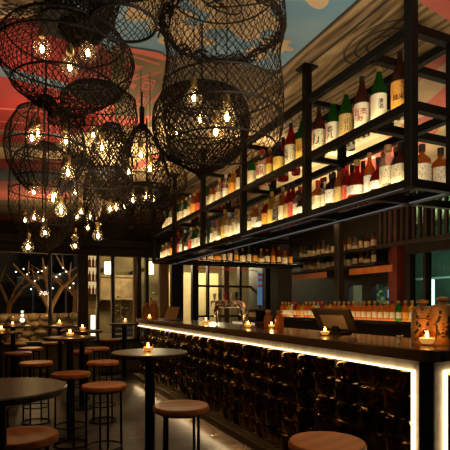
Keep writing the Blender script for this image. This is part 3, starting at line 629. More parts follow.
LO = [(401, 'whisky', 'brown', 'cream', 'black', 1.08), (388, 'gin', 'clear', 'cream', 'cork', 1.12), (378.5, 'flask', 'red', 'white', 'black', .92), (369.5, 'spirit', 'amber', 'white', 'cork', .92), (357, 'flask', 'red', 'white', 'gold', 1.08), (347, 'spirit', 'red', 'red', 'red', .85), (339, 'spirit', 'amber', 'ochre', 'black', .9), (331.5, 'gin', 'dark', 'white', 'black', 1.0), (325, 'spirit', 'clear', 'cream', 'black', .8), (318, 'whisky', 'amber', 'cream', 'red', 1.0),
      (303, 'flask', 'dark', 'white', 'red', .9), (298, 'gin', 'clear', 'white', 'black', .9), (293, 'spirit', 'red', 'red', 'black', 1.0), (288.5, 'spirit', 'red', 'ochre', 'black', 1.0), (283, 'spirit', 'amber', 'cream', 'cork', 1.0), (277.5, 'gin', 'clear', 'black', 'gold', 1.0), (272, 'spirit', 'yellow', 'yellow', 'gold', 1.0), (266.5, 'gin', 'red', 'orange', 'gold', 1.0), (261, 'flask', 'clear', 'white', 'cork', .85), (256, 'gin', 'amber', 'white', 'cork', 1.0), (251, 'whisky', 'clear', 'cream', 'gold', .9), (247, 'gin', 'clear', 'white', 'white', .9),
      (240.5, 'whisky', 'clear', 'white', 'gold', 1.05), (237, 'gin', 'clear', 'plain', 'gold', 1.15), (233, 'whisky', 'clear', 'plain', 'blue', 1.05), (229, 'gin', 'clear', 'plain', 'white', 1.15), (225, 'spirit', 'yellow', 'yellow', 'gold', 1.1), (221, 'flask', 'clear', 'white', 'black', .8), (217, 'gin', 'clear', 'cream', 'red', 1.0), (213, 'spirit', 'clear', 'white', 'blue', .9), (209.5, 'wine', 'green', 'black', 'black', .9), (206, 'gin', 'clear', 'white', 'black', .9),
      (200.5, 'gin', 'clear', 'white', 'white', 1.0), (197.5, 'spirit', 'green', 'white', 'gold', .95), (194.5, 'spirit', 'green', 'green' if 0 else 'white', 'gold', .95), (191, 'spirit', 'clear', 'red', 'white', 1.0), (188, 'flask', 'clear', 'white', 'black', .85), (185, 'spirit', 'dark', 'black', 'white', 1.0), (182, 'gin', 'clear', 'white', 'black', 1.0), (178, 'spirit', 'red', 'red', 'red', 1.05),
      (172, 'spirit', 'red', 'orange', 'gold', .9), (169, 'gin', 'clear', 'white', 'black', 1), (166, 'whisky', 'amber', 'cream', 'gold', 1), (163, 'gin', 'clear', 'white', 'white', .9), (160, 'whisky', 'amber', 'white', 'gold', 1), (157, 'gin', 'clear', 'cream', 'gold', .9)]
for (px, k, g, l, c_, s) in LO: put(2, px, k, g, l, c_, s, ZB, rowname='lower hanging shelf')
for px, k, g, c_ in ((396, 'spirit', 'dark', 'cork'), (383, 'spirit', 'amber', 'cork'), (363, 'wine', 'red', 'black'), (352, 'spirit', 'brown', 'black'), (343, 'spirit', 'amber', 'red'), (334, 'spirit', 'dark', 'black'), (322, 'wine', 'dark', 'red'), (300, 'spirit', 'brown', 'red'), (290, 'wine', 'red', 'red'), (281, 'wine', 'brown', 'black'), (274, 'spirit', 'amber', 'gold'), (264, 'wine', 'red', 'cork'), (254, 'spirit', 'amber', 'cork'), (238, 'spirit', 'clear', 'gold'), (228, 'wine', 'clear', 'black'), (218, 'spirit', 'amber', 'gold'), (208, 'wine', 'green', 'black'), (187, 'wine', 'dark', 'black'), (180, 'wine', 'red', 'red'), (165, 'wine', 'amber', 'gold')):
    put(3, px, k, g, 'cream', c_, 1.0, ZB, XS+.225, 'back row of lower hanging shelf')
# near return of the shelf, at right
for i, (X, k, g, l, c_, s) in enumerate(((2.16, 'whisky', 'amber', 'cream', 'black', 1.0), (2.31, 'whisky', 'amber', 'cream', 'black', 1.0), (2.43, 'gin', 'clear', 'white', 'black', 1.0))):
    o = bottle(k, g, l, c_, (X, PY[0]+.10, ZB+w*.8), '%s bottle, %s to the right of the near corner post on lower shelf' % (('stout amber', 'stout amber', 'clear short')[i], ORD[i]), 'bottles on the near end of the shelf', s, R(30))
# far return, above the far end of the bar
FR = ['amber', 'amber', 'clear', 'amber', 'dark', 'red', 'clear', 'dark', 'green', 'dark', 'yellow', 'brown', 'amber', 'red', 'yellow', 'brown']
for i, g in enumerate(FR):
    X = 2.62+.115*i; k = ['whisky', 'spirit', 'gin', 'flask', 'gin', 'spirit', 'wine'][i % 7]
    bottle(k, g, 'cream' if i % 3 else 'orange', ['black', 'gold', 'red'][i % 3], (X, PY[5]-.15, ZB+w*.8), '%s bottle, %s from left on the cross shelf beyond the far posts' % (g if g != 'dark' else 'black', ORD[i]), 'bottles on the far cross shelf', 1.0, R(35))

# ------------------------------------------------------------ back bar
XBB = 4.1
y0, y1 = 2.9, 6.95
e = empty('back_bar_cabinet', (4.4, 4.9, 0), 'long dark back bar cabinet with a lit edge under the row of whisky', 'cabinet')
MB().box(3.98, 4.75, y0, y1, 0, 1.27, .005).build('carcass', M['wall'], e)
MB().box(3.93, 4.78, y0-.02, y1+.02, 1.272, 1.30, .004).build('worktop', M['counter'], e)
MB().box(3.94, 3.955, 3.6, y1-.05, 1.30, 1.318).build('lip', M['frame'], e)
MB().box(3.955, 4.7, 3.6, y1-.05, 1.302, 1.312).build('light_shelf', glow('light_shelf', (1, .74, .38), 2.2), e)
for k in range(7): MB().box(3.972, 3.982, y0+.03+.57*k, y0+.56+.57*k, .08, 1.2, .002).build('door', M['wall'], e)
i = 0; px = 412.0
pat = [('pint', 'amber', 'cream', 'gold'), ('pint', 'yellow', 'cream', 'gold'), ('pint', 'red', 'cream', 'red'), ('pint', 'yellow', 'cream', 'black'), ('pint', 'amber', 'white', 'cork'), ('pint', 'clear', 'cream', 'red'), ('pint', 'amber', 'orange', 'black')]
y = yX(412, XBB)
while y < 6.82:
    if y < 5.1: k, g, l, c_ = [('pint', 'yellow', 'cream', 'gold'), ('pint', 'amber', 'orange', 'gold'), ('pint', 'green', 'cream', 'gold'), ('pint', 'amber', 'cream', 'black')][i] if i < 4 else ('pint', 'amber', 'cream', 'gold')
    else: k, g, l, c_ = pat[(i*3) % 7]
    bottle(k, g, l, c_, (XBB, y, 1.312), '%s %s bottle, %s from the right in the lit back bar row' % (g, KN[k], ORD[i]), 'bottles in the lit back bar row', 1.0, R(10), 1.0)
    y += .100; i += 1
# dim wall shelves above the back bar
wsh = []
for k, (z, ya, yb) in enumerate(((2.42, 5.7, 8.2), (2.16, 5.7, 8.2))):
    e = empty('wall_shelf', (5.35, (ya+yb)/2, z), 'dark wall shelf of dim bottles on the back wall, %s' % ('upper one' if k == 0 else 'lower one'), 'shelf')
    MB().box(5.12, 5.6, ya, yb, z-.03, z).build('shelf_board', M['wall'], e)
    if k:
        for (a, b_) in ((yX(392, 5.1), yX(349, 5.1)), (yX(326, 5.1), yX(292, 5.1))):
            MB().box(5.105, 5.12, a, b_, z-.16, z-.06).build('lit_edge', mat('orange_lit_edge', (.50, .15, .035), .45, var=.2, emit=0), e)  # orange light on the shelf edge put into its colour
    for j in range(15):
        g = ['amber', 'clear', 'brown', 'yellow', 'green'][(j*2+k) % 5]; kd = ['gin', 'whisky', 'spirit', 'flask', 'wine'][(j+k*2) % 5]
        bottle(kd, g, 'cream', 'black', (5.3, ya+.2+.15*j, z), 'dim %s bottle, %s from the right on the %s wall shelf' % (g, ORD[j], 'upper' if k == 0 else 'lower'), 'bottles on the %s wall shelf' % ('upper' if k == 0 else 'lower'))
lamp('wall_shelf_light', 'AREA', (4.7, 6.9, 2.95), 3.0, (1, .62, .28), aim=(5.3, 6.9, 2.0), shape='RECTANGLE', size=2.2, size_y=.05)
for i, (px, X, wd, dp, z1, m, lab) in enumerate(((281, 4.6, .30, .30, CEIL, M['wall'], 'thick dark timber column behind the bar, left of the wall shelves'), (267, 4.55, .14, .14, CEIL, M['frame'], 'slim dark column behind the beer tap, left of the thick column'), (339, 4.95, .12, .12, CEIL, M['frame'], 'slim dark column between the two lit wall shelf edges'))):
    Y = yX(px, X); b = MB().box(X-wd/2, X+wd/2, Y-dp/2, Y+dp/2, 0, z1, .01); struct(b, 'trim_%d' % (60+i), m)
Y = yX(395, 5.5); b = MB().box(5.45, 5.6, Y-.09, Y+.09, 0, CEIL); struct(b, 'trim_70', mat('red_brown_column', (.20, .035, .02), .5, var=.3))
X = 4.5; Y = yX(260, X)
e = empty('vertical_sign', (X, Y, 0), 'narrow vertical red and blue striped sign on pole behind the beer tap', 'sign')
MB().box(X-.02, X+.02, Y, Y+.04, 0, 2.15).build('pole', M['frame'], e)
b = MB(); b.box(X-.06, X+.06, Y-.02, Y, 1.50, 2.15)
b.build('sign_panel', mat('sign_blue', (.10, .22, .42), .6, emit=.25, ec=(.2, .45, .8)), e)
for z in (1.98, 1.86, 2.08): MB().box(X-.06, X+.06, Y-.024, Y-.02, z, z+.05).build('stripe', mat('sign_stripe', (.6, .12, .08), .6, emit=.15), e)
# thin red neon line over the rear windows
x0, x1 = wx(196), wx(262)
tag(MB().tube([(x0, YW-.09, 2.40), (x1, YW-.09, 2.40)], .012, 6).box(x0, x0+.02, YW-.09, YW, 2.39, 2.41).box(x1-.02, x1, YW-.09, YW, 2.39, 2.41).build('neon_tube', glow('neon_red', (1, .06, .03), .22)), 'thin red neon tube along the top of far windows behind bar', 'light')

# ------------------------------------------------------------ things on the bar
ZC = 1.24
def candle(loc, label, s=1.0, grp='votive candles'):
    e = empty('votive_candle', loc, label, 'candle', grp); x, y, z = loc
    MB().lathe([(0, 0), (.026*s, 0), (.038*s, .018*s), (.041*s, .040*s), (.034*s, .070*s), (.031*s, .070*s), (.037*s, .040*s), (.024*s, .008*s), (0, .008*s)], loc, 16).build('glass_cup', M['votive'], e, True)
    MB().lathe([(0, .009*s), (.024*s, .009*s), (.0355*s, .026*s), (.0362*s, .036*s), (0, .034*s)], loc, 14).build('wax', M['wax'], e, True)
    MB().ball((x, y, z+.050*s), .008*s, .008*s, .015*s, 10, 8).build('flame', M['flame'], e, True)
    glowlamp(e, .55*s)
def glowlamp(o, p): l = lamp('candle_light', 'POINT', (0, 0, .085), p, (1, .52, .18), shadow_soft_size=.02); l.parent = o
def onbar(px, X): return (X, yX(px, X), ZC)
candle(onbar(427, 2.42), 'large lit glass candle in front of the brown brushwork jars', 1.35)
candle(onbar(325, 2.40), 'lit glass candle on the bar in front of the angled payment screen', 1.1)
candle(onbar(248, 2.42), 'lit glass candle on the bar just right of the chrome beer tap', 1.15)
candle(onbar(206, 2.42), 'lit glass candle on the bar just left of the chrome beer tap', 1.25)
candle(onbar(271.5, 2.66), 'lit glass candle between the two brown glass jars on the bar', 1.0)
# jars with brush writing
def jar(px, X, sc, top, bottom, label):
    x, y, z = onbar(px, X); e = empty('brushwork_jar', (x, y, z), label, 'jar', 'brown brushwork jars')
    r = .074*sc; h = .245*sc
    MB().lathe([(0, 0), (r*.96, 0), (r, .008), (r, h*.93), (r*.85, h), (r*.40, h*1.03), (r*.36, h*1.08), (r*.55, h*1.14), (r*.50, h*1.20), (0, h*1.22)], (x, y, z), 28).build('body', M['terracotta'], e, True)
    a = math.atan2(-y, -x)
    for t, zz, sz in ((top, h*.68, .118*sc), (bottom, h*.27, .118*sc)):
        me = text_mesh(t, sz, bold=.03); wrap_text(me, r+.0006, a, zz); me.materials.append(M['ink']); link('lettering', me, e)
jar(422.5, 2.56, 1.0, '喜', '久', 'brown glazed jar with black brush characters, left of the two, behind the candle')
jar(443, 2.62, 1.06, '万', '風', 'brown glazed jar with black brush characters, right of the two, at the picture edge')
# payment terminal, seen from behind
x, y, z = onbar(334, 2.66)
e = empty('payment_terminal', (x, y, z), 'dark angled payment screen seen from behind on the bar', 'terminal')
rt = np.array([.31, -.95, 0]); bk = np.array([-rt[1], rt[0], 0]); tl = -bk*.6+np.array([0, 0, .8]); tl /= np.linalg.norm(tl); nn = np.cross(rt, tl)
c0 = np.array([x, y, z+.135]); A = np.array([rt, nn, tl])
MB().obox(c0, A, .20, .014, .115).build('screen', mat('terminal_brown', (.10, .07, .042), .35, var=.15), e)
MB().obox(c0-nn*(-.018 if nn[1] < 0 else .018)-tl*.02, A, .125, .006, .075).build('rear_panel', M['cream'], e)
b = MB(); b.obox((x+bk[0]*.03, y+bk[1]*.03, z+.008), np.array([rt, bk, [0, 0, 1]]), .11, .09, .008).obox((x+bk[0]*.04, y+bk[1]*.04, z+.07), np.array([rt, bk, [0, 0, 1]]), .035, .02, .06); b.build('stand', M['black'], e)
# chrome beer tap
X = 2.46; ya, yb = yX(243.5, X), yX(217, X)
e = empty('beer_tap', (X, (ya+yb)/2, ZC), 'polished chrome arched beer tap with a row of coloured handles', 'beer tap')
r = .050; h = .30; pts = [(X, ya, ZC), (X, ya, ZC+h*.6)]+[(X, ya+.09*(1-cos(t)), ZC+h*.6+.09*sin(t)) for t in np.linspace(.2, pi/2, 6)]+[(X, yb-.09*(1-cos(t)), ZC+h*.6+.09*sin(t)) for t in np.linspace(pi/2, .2, 6)]+[(X, yb, ZC+h*.6), (X, yb, ZC)]
MB().tube(pts, [r*1.25, r]+[r*.92]*12+[r, r*1.25], 16).build('arch', M['chrome'], e, True)
for k, (cn, cc) in enumerate((('black', (.02, .02, .02)), ('white', (.7, .66, .58)), ('red', (.6, .03, .03)), ('green', (.05, .14, .06)), ('white', (.7, .66, .58)))):
    yy = ya+.06+(yb-ya-.12)*k/4; zt = ZC+h*.6+.125
    MB().tube([(X-.03, yy, zt), (X-.10, yy, zt+.0), (X-.12, yy, zt-.05)], [.014, .012, .010], 8).build('spout', M['chrome'], e, True)
    MB().lathe([(0, 0), (.008, 0), (.010, .03), (.020, .06), (.022, .09), (.012, .105), (0, .107)], (X-.06, yy, zt+.005), 12).build('handle', mat('tap_'+cn, cc, .35, var=.05), e, True, label=cn+' tap handle')
# two brown glass jars beside the tap, and two lit ones at the far end of the bar
gj = glassy('brown_jar_glass', (.75, .40, .15), .5, body=(.30, .13, .04))
def glassjar(loc, s, label, grp):
    e = empty('glass_jar', loc, label, 'jar', grp)
    MB().lathe([(0, 0), (.045*s, 0), (.05*s, .01), (.05*s, .12*s), (.03*s, .15*s), (.028*s, .17*s), (0, .17*s)], loc, 16).build('body', gj, e, True)
    MB().lathe([(0, .172*s), (.033*s, .172*s), (.033*s, .2*s), (0, .205*s)], loc, 14).build('stopper', CM['cork'], e, True)
glassjar(onbar(268, 2.74), 1.0, 'brown glass jar on the bar behind a candle, left of the two by the tap', 'brown glass jars by the tap')
glassjar(onbar(279.5, 2.70), 1.0, 'brown glass jar on the bar, right of the two by the tap', 'brown glass jars by the tap')
p = onbar(146, 2.27); glassjar(p, 1.5, 'tall amber glass jar on far end of the bar, left of the pair', 'amber jars at the far bar end')
p = onbar(153.5, 2.36); glassjar(p, 1.7, 'tall amber glass jar on far end of the bar, right of the pair', 'amber jars at the far bar end')
p = onbar(149.5, 2.22); candle(p, 'lit glass candle on far end of the bar in front of amber jars', 1.3)
# pale lit drawer box behind the bar, and a standing menu
x, y = 3.15, yX(256, 3.15)
e = empty('service_box', (x, y, 0), 'pale lit service box behind the bar between the tap and brown jars', 'box')
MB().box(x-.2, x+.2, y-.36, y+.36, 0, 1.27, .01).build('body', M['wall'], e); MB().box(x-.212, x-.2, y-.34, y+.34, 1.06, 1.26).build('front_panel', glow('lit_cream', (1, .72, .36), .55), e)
MB().box(x-.15, x+.1, y-.3, y-.02, 1.272, 1.44, .02).build('machine', M['steel'], e); MB().box(x-.152, x-.146, y-.28, y-.06, 1.34, 1.40).build('display', M['bronze'], e)
x, y, z = onbar(172, 2.5)
e = empty('menu_stand', (x, y, z), 'tan menu card leaning on a dark stand near far bar end', 'menu')
A = np.array([[.8, -.6, 0], [.42, .56, -.714], [.43, .57, .7]]); MB().obox((x, y, z+.12), A, .11, .006, .15).build('card', M['tan'], e); MB().box(x-.02, x+.16, y-.02, y+.16, z, z+.015).box(x+.06, x+.10, y+.06, y+.1, z, z+.15).build('stand', M['black'], e)
x, y, z = onbar(399, 2.50)
e = empty('bottle_stopper', (x, y, z), 'small metal T shaped stopper standing on the bar left of brown jars', 'stopper')
MB().lathe([(0, 0), (.012, 0), (.007, .01), (.007, .035), (0, .035)], (x, y, z), 10).build('stem', M['chrome'], e); MB().box(x-.022, x+.022, y-.022, y+.008, z+.035, z+.045, .003).build('crosspiece', M['chrome'], e)
x, y = 3.3, yX(293, 3.3)

# ------------------------------------------------------------ tables and stools
ZTB, ZSE = 1.13, .775
def make_table():
    e = empty('bar_table', (0, 0, 0), 'x', 'table', 'round bar tables')
    MB().lathe([(0, ZTB-.032), (.29, ZTB-.032), (.298, ZTB-.024), (.30, ZTB-.006), (.294, ZTB), (0, ZTB)], n=48).build('tabletop', M['table'], e, True)
    MB().lathe([(0, .012), (.040, .012), (.040, ZTB-.04), (.13, ZTB-.036), (.13, ZTB-.032), (0, ZTB-.032)], n=20).build('column', M['steel'], e, True)
    MB().lathe([(0, 0), (.22, 0), (.22, .010), (.05, .020), (0, .020)], n=36).build('base', M['steel'], e, True)
    return e
def make_stool():
    e = empty('bar_stool', (0, 0, 0), 'x', 'stool', 'round wooden bar stools')
    t = ZSE; rr = .205
    MB().lathe([(0, t-.046), (rr-.012, t-.046), (rr, t-.036), (rr, t-.014), (rr-.008, t-.002), (rr-.02, t), (rr-.05, t-.004), (0, t-.010)], n=44).build('seat', M['seat'], e, True)
    for k in range(4):
        a = pi/4+k*pi/2; p = lambda r, z: (r*cos(a), r*sin(a), z)
        MB().tube([p(.155, t-.047), p(.160, .30), p(.165, .0)], .0105, 8).build('leg', M['steel'], e, True)
    MB().hoop((0, 0, .21), .163, .008).build('foot_ring', M['steel'], e, True)
    MB().hoop((0, 0, .010), .172, .009).build('base_ring', M['steel'], e, True)
    MB().hoop((0, 0, t-.055), .155, .008).build('seat_ring', M['steel'], e, True)
    return e
tb = make_table(); TB = []
for i, (px, d, lab) in enumerate(((-3, 2.10, 'large dark round bar table in left foreground, edge cut by the picture'), (150, 3.72, 'round bar table with a candle standing by the bar front, dark post below'),
        (70, 5.45, 'round bar table with a candle in the middle of the left stools'), (82, 6.85, 'round bar table with a candle second behind the middle one'),
        (60, 8.5, 'far round bar table with a candle beside the thin window mullion'), (124, 9.55, 'far round bar table with a candle just beyond the end of the bar'),
        (-1, 6.4, 'round bar table at left edge with a candle'), (13, 8.4, 'far round bar table at left with a stack of glass lights'))):
    o = tb if i == 0 else copy_tree(tb); o.location = at(px, d); o.rotation_euler = (0, 0, i*.7); o['label'] = lab; TB.append(o)
def ontable(i, px, z=ZTB):
    x, y, _ = TB[i].location; d = x*sin(YAW)+y*cos(YAW); return at(px, d, z)
for i, px, lab, s in ((1, 148, 'lit glass candle on round table by the bar front', 1.0), (2, 70, 'lit glass candle on the middle left round table', 1.25), (3, 82.5, 'lit glass candle on the second table behind the middle one', 1.2),
                      (4, 59.5, 'lit glass candle on far table beside thin mullion', 1.4), (5, 125, 'lit glass candle on far table just beyond the bar end', 1.4), (6, 1.5, 'lit glass candle on table at the left edge of the picture', 1.3), (7, 12.5, 'lit glass candle under the stacked globes on far left table', 1.0)):
    candle(ontable(i, px), lab, s)
x, y, z = ontable(7, 15)
e = empty('globe_lamp', (x+.12, y, z), 'small table lamp of three stacked white globes on far left table', 'lamp')
MB().lathe([(0, 0), (.05, 0), (.05, .01), (.008, .014), (.008, .06), (0, .06)], (x+.12, y, z), 12).build('base', M['steel'], e)
for k, (zz, rr) in enumerate(((.10, .042), (.185, .028), (.25, .022))): MB().ball((x+.12, y, z+zz), rr).build('globe', glow('globe_glow', (1, .78, .5), 2.4), e, True)
st = make_stool()
SP = [(20, 2.62, 'orange wooden stool seat in the bottom left corner, cut by the picture edge'), (104, 4.28, 'orange wooden stool nearest the bar, left of the table post, lit seat'), (181, 3.40, 'orange wooden stool right of the near table post, against the bar front'),
      (327, 2.50, 'orange wooden stool at the bottom right, in front of the tiled bar'), (71, 5.02, 'orange wooden stool in front of the middle left table post'), (103, 6.05, 'orange wooden stool directly behind the lit seat one left of the table post'),
      (36, 5.98, 'wooden stool behind the big foreground table, front one of the left cluster'), (18, 7.2, 'wooden stool of the left cluster near the left edge, second row'), (79, 7.45, 'wooden stool just behind the middle left table, half hidden by its post'),
      (97, 8.0, 'wooden stool behind the middle tables, second from the window end'), (110, 10.05, 'wooden stool furthest from camera, by the end window below left lantern'), (53, 9.15, 'wooden stool by the end window below the thin mullion'),
      (30, 8.0, 'wooden stool of the left cluster, third row, right of the edge ones'), (15, 8.95, 'wooden stool of the left cluster, rearmost by the stone wall window'), (-11, 3.55, 'wooden stool at left edge behind the foreground table, only a sliver seen')]
for i, (px, d, lab) in enumerate(SP):
    o = st if i == 0 else copy_tree(st); o.location = at(px, d); o.rotation_euler = (0, 0, .3+i*.53); o['label'] = lab

# ------------------------------------------------------------ hanging net baskets
def net_mesh(mb, prof, c, cell, rad, jit=.18, seed=0, rows=None, sag=0, sq=1.0):
    """diamond netting laid on a surface of revolution; every strand is a thin prism"""
    g = np.random.default_rng(seed)
    P = np.array(prof, float); seg = np.r_[0, np.cumsum(np.hypot(np.diff(P[:, 0]), np.diff(P[:, 1])))]
    L = seg[-1]; nv = rows or max(4, int(L/(cell*.62))); nu = max(12, int(2*pi*np.max(P[:, 0])/cell))
    s = np.linspace(0, L, nv); rr = np.interp(s, seg, P[:, 0]); zz = np.interp(s, seg, P[:, 1])
    a = (np.arange(nu)[None, :]+.5*(np.arange(nv)[:, None] % 2))*2*pi/nu
    a = a+g.normal(0, jit*2*pi/nu*.6, a.shape); r = np.maximum(rr[:, None]*(1+.03*np.sin(3*a+seed)*1+sag*np.sin(2*a+seed)), .004)+g.normal(0, jit*cell*.25, a.shape)
    z = zz[:, None]+g.normal(0, jit*cell*.4, a.shape)
    N_ = np.stack([c[0]+r*np.cos(a), c[1]+r*np.sin(a)*sq, c[2]+z], -1)
    es = []
    for j in range(nv-1):
        for i in range(nu):
            k = (i+1) % nu if j % 2 else (i-1) % nu
            es.append((N_[j, i], N_[j+1, i])); es.append((N_[j, i], N_[j+1, k]))
    for p, q in es:
        t = q-p; ln = np.linalg.norm(t)
        if ln < 1e-4 or ln > cell*4: continue
        t = t/ln; u = np.cross(t, (0.31, .52, .79)); u /= np.linalg.norm(u)+1e-9; v = np.cross(t, u); w_ = rad
        b = len(mb.v)
        for e_ in (p, q):
            for k in range(3): mb.v.append(tuple(e_+w_*(cos(2.094*k)*u+sin(2.094*k)*v)))
        mb.f += [(b, b+1, b+4, b+3), (b+1, b+2, b+5, b+4), (b+2, b, b+3, b+5)]; mb.m += [mb.cur]*3
    return mb
def basket(cx, d, prof, hoops, label, cell_px=6.5, rad=.0024, name='net_basket', seed=1, ribs=0, mesh_m='rope', cord=True, dense=0, hang_from=None, hoop_r=.005, jit=.2):
    """prof: (py, half width px) down the silhouette"""
    x, y, _ = at(cx, d); s = d/FP
    P = [(hw*s, EYE+(HY-py)*s) for py, hw in prof]; top = P[0][1]
    P = [(r, min(z, CEIL-.01)) for r, z in P]
    e = empty(name, (x, y, P[-1][1]), label, 'pendant lamp', 'hanging net baskets')
    b = MB(); net_mesh(b, P, (x, y, 0), cell_px*s, rad, seed=seed, jit=jit)
    for k in range(dense): net_mesh(b, [(r*(.96-.03*k), z) for r, z in P], (x, y, 0), cell_px*s*(.85+.1*k), rad, seed=seed+50+k, jit=.4)
    b.build('net', M[mesh_m], e)
    zs = np.array([p[1] for p in P]); rs = np.array([p[0] for p in P]); o_ = np.argsort(zs)
    for py in hoops:
        z = EYE+(HY-py)*s; MB().hoop((x, y, z), np.interp(z, zs[o_], rs[o_])*.995, hoop_r).build('hoop', M['hoop'], e, True)
    for k in range(ribs):
        a = 2*pi*k/ribs; MB().tube([(x+r*cos(a), y+r*sin(a), z) for r, z in P], .004, 5).build('rib', M['hoop'], e, True)
    if cord and P[0][1] < CEIL-.05:
        b = MB(); b.tube([(x, y, CEIL), (x, y, P[0][1]-.005)], .006, 6); b.lathe([(0, .02), (P[0][0]+.004, .01), (P[0][0]+.006, -.01), (0, -.012)], (x, y, P[0][1]), 14); b.build('cord', M['hoop'], e)
    return e, x, y, s
e, x, y, s = basket(222, 2.25, [(-59, 16), (-40, 34), (-10, 56), (10, 61), (28, 62), (45, 58), (60, 56), (85, 59), (110, 60), (135, 58), (150, 54)], [-10, 28, 92, 118, 148], 'largest black net basket, cylinder with a thick gathered rim, in front of the shelf', 7.4, .0019, seed=3, hoop_r=.0045)
b = MB()   # gathered netting round the rim
for k in range(4):
    rr = 60*s; zc = EYE+(HY-28)*s
    g = np.random.default_rng(k)
    for i in range(44):
        a = 2*pi*i/44+g.normal(0, .03); a2 = a+g.uniform(.12, .4); mid = (a+a2)/2; dd = lambda: g.normal(0, .015)
        b.tube([(x+(rr+dd())*cos(t), y+(rr+dd())*sin(t), zc+dd()*1.3) for t in (a, mid, a2)], .0042, 4)
b.build('gathered_rim', M['rope'], e)
b = MB()   # loose wire loops hanging inside
for (ax, ay, rad_, zz) in ((-.09, .05, .14, -14), (.08, -.04, .17, 2), (.0, .02, .11, -2)):
    b.tube([(x+ax+rad_*cos(t), y+ay+rad_*.6*sin(t), EYE+(HY-zz)*s+.10*sin(t+ax*9)) for t in np.linspace(0, 2*pi, 30)], .004, 5)
b.build('wire_loop', M['hoop'], e, True)
basket(202, 2.95, [(90, 20), (99, 40), (113, 47), (130, 48), (145, 44), (158, 34), (167, 18), (174, 5), (179, 2)], [99, 128, 152], 'dark rounded net bag with a pointed bottom hanging behind the largest basket', 6.6, .0036, seed=5)
e, x, y, s = basket(66, 2.25, [(24, 26), (30, 42), (40, 56), (50, 64), (60, 66), (73, 62), (88, 51), (100, 36), (106, 24), (112, 17), (122, 18)], [40, 60, 88, 108], 'big round net globe at top left over the red ceiling', 7.2, .0018, seed=8)
b = MB(); net_mesh(b, [(r*s, min(CEIL-.01, EYE+(HY-py)*s)) for py, r in ((-84, 44), (-40, 40), (0, 36), (16, 30), (30, 20), (40, 9))], (x+.07, y, 0), .030, .0028, seed=21, jit=.4)
net_mesh(b, [(r*s*.9, min(CEIL-.01, EYE+(HY-py)*s)) for py, r in ((-84, 42), (-40, 38), (0, 34), (16, 28), (30, 20))], (x+.07, y, 0), .032, .0028, seed=22, jit=.5)
b.build('inner_funnel', M['rope'], e)
basket(124, 1.82, [(-85, 20), (-60, 32), (-25, 40), (5, 38), (24, 32)], [-25, 24], 'open blue-lit net basket at top, between the globe and largest basket', 6.8, .0020, seed=11, hoop_r=.006)
basket(46, 2.9, [(98, 6), (107, 13), (114, 27), (130, 36), (148, 39), (165, 36), (180, 28), (190, 18)], [114, 148, 180], 'pumpkin shaped fine wire basket below the big globe at left', 4.6, .0013, seed=13, ribs=12, mesh_m='gauze', jit=.1)
basket(98, 3.4, [(92, 26), (100, 36), (118, 38), (138, 33), (160, 29), (180, 34), (192, 31)], [100, 138, 180], 'tall waisted net basket right of the pumpkin shaped one', 6.6, .0033, seed=15)
e, x, y, s = basket(142, 3.85, [(126, 4), (134, 10), (149, 19), (165, 25), (180, 29), (193, 28), (204, 15), (207, 9)], [134, 149, 165, 193, 205], 'teardrop net basket on a black rod between the tall basket and dark bag', 5.6, .0026, seed=17, ribs=8)
MB().lathe([(0, 0), (.022, 0), (.022, .16), (0, .16)], (x, y, EYE+(HY-127)*s), 12).build('rod', M['hoop'], e)
basket(147, 4.4, [(188, 22), (200, 26), (214, 22), (227, 13), (238, 4)], [200, 227], 'small pointed net basket low over the far bar end', 5.4, .0032, seed=19, ribs=6)
basket(44, 3.8, [(146, 12), (156, 26), (172, 31), (192, 32), (210, 32), (228, 26), (244, 15), (251, 5)], [156, 192, 228], 'long fine gauze basket low at left with bulbs inside', 5.2, .0014, seed=23, ribs=8, mesh_m='gauze', jit=.1)
basket(109, 5.0, [(172, 20), (188, 25), (206, 25), (222, 22), (233, 14), (238, 7)], [188, 222], 'low dense net basket over the middle tables, left of pointed one', 5.4, .0040, seed=27)
basket(78, 5.5, [(160, 12), (178, 20), (200, 24), (220, 20), (236, 9)], [178, 220], 'low far net basket hanging between the gauze and dense ones', 5.6, .0036, seed=29)
basket(112, 4.2, [(126, 8), (146, 19), (168, 22), (188, 17), (200, 7)], [146, 188], 'dark narrow net basket behind the tall waisted one', 5.0, .0040, seed=31)
basket(167, 5.4, [(158, 8), (172, 19), (186, 20), (198, 12), (206, 4)], [172, 198], 'small net basket at the far top corner of the hanging shelf', 5.2, .0034, seed=33)

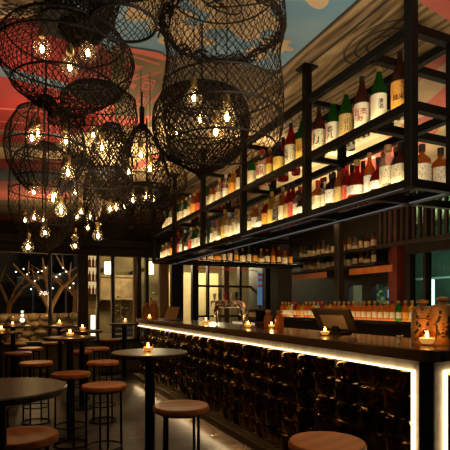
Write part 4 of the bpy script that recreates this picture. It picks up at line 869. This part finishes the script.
# ------------------------------------------------------------ filament bulbs
gm = MB().lathe([(.012, .052), (.016, .044), (.030, .030), (.039, .012), (.042, -.006), (.036, -.026), (.022, -.040), (0, -.046)], n=18).mesh('bulb_glass', M['bulbglass'], True)
fm = MB().ball((0, 0, -.004), .0085, .0085, .017, 10, 8).mesh('filament', M['filament'], True)
sm = MB().lathe([(0, .050), (.014, .050), (.016, .056), (.016, .085), (.012, .1), (0, .102)], n=12).mesh('socket', M['brass'], True)
BK = {'in the big round globe': [(42, 49, 2.2), (70, 67, 2.15), (88, 53, 2.3)], 'in the pumpkin shaped basket': [(32, 138, 2.85), (38, 134, 3.0), (66, 141, 2.9)], 'under the big globe': [(68, 173, 2.7)],
      'in the tall waisted basket': [(93, 135, 3.2), (102, 148, 3.15)], 'in the teardrop basket': [(129, 172, 3.45), (141, 155, 3.5), (150, 169, 3.55)], 'in the dark rounded bag': [(176, 133, 2.8), (200, 120, 2.85)],
      'in the largest basket': [(194, 98, 2.3), (216, 132, 2.3), (227, 118, 2.1)], 'in the long gauze basket': [(34, 192, 3.5), (53, 199, 3.4), (55, 194, 3.65), (61, 211, 3.3)], 'low at left below the gauze basket': [(25, 220, 4.6), (28, 247, 3.4), (34, 218, 4.3), (43, 220, 4.8), (45, 233, 3.7)],
      'around the far net basket': [(75, 193, 3.9), (75, 237, 5.3), (75, 246, 4.8), (77, 217, 5.2), (81, 212, 5.0), (88, 228, 5.4), (90, 217, 4.9)], 'in the low dense basket': [(98, 225, 4.9), (98, 236, 3.6), (110, 209, 4.2), (116, 208, 4.4), (124, 207, 5.0)], 'in the small pointed basket': [(133, 200, 4.0), (146, 198, 4.1), (154, 200, 4.5)]}
for where, L_ in BK.items():
    for i, (px, py, d) in enumerate(sorted(L_)):
        x, y, z = at(px, d, zat(py, d)+.004)
        e = empty('pendant_bulb', (x, y, z), 'clear glowing filament bulb '+('' if len(L_) == 1 else ORD[i]+' from left ')+where, 'light bulb', 'filament bulbs')
        link('glass', gm, e); link('filament', fm, e); link('socket', sm, e)
        MB().tube([(x, y, z+.1), (x, y, CEIL-.001)], .0028, 5).build('cord', M['hoop'], e)
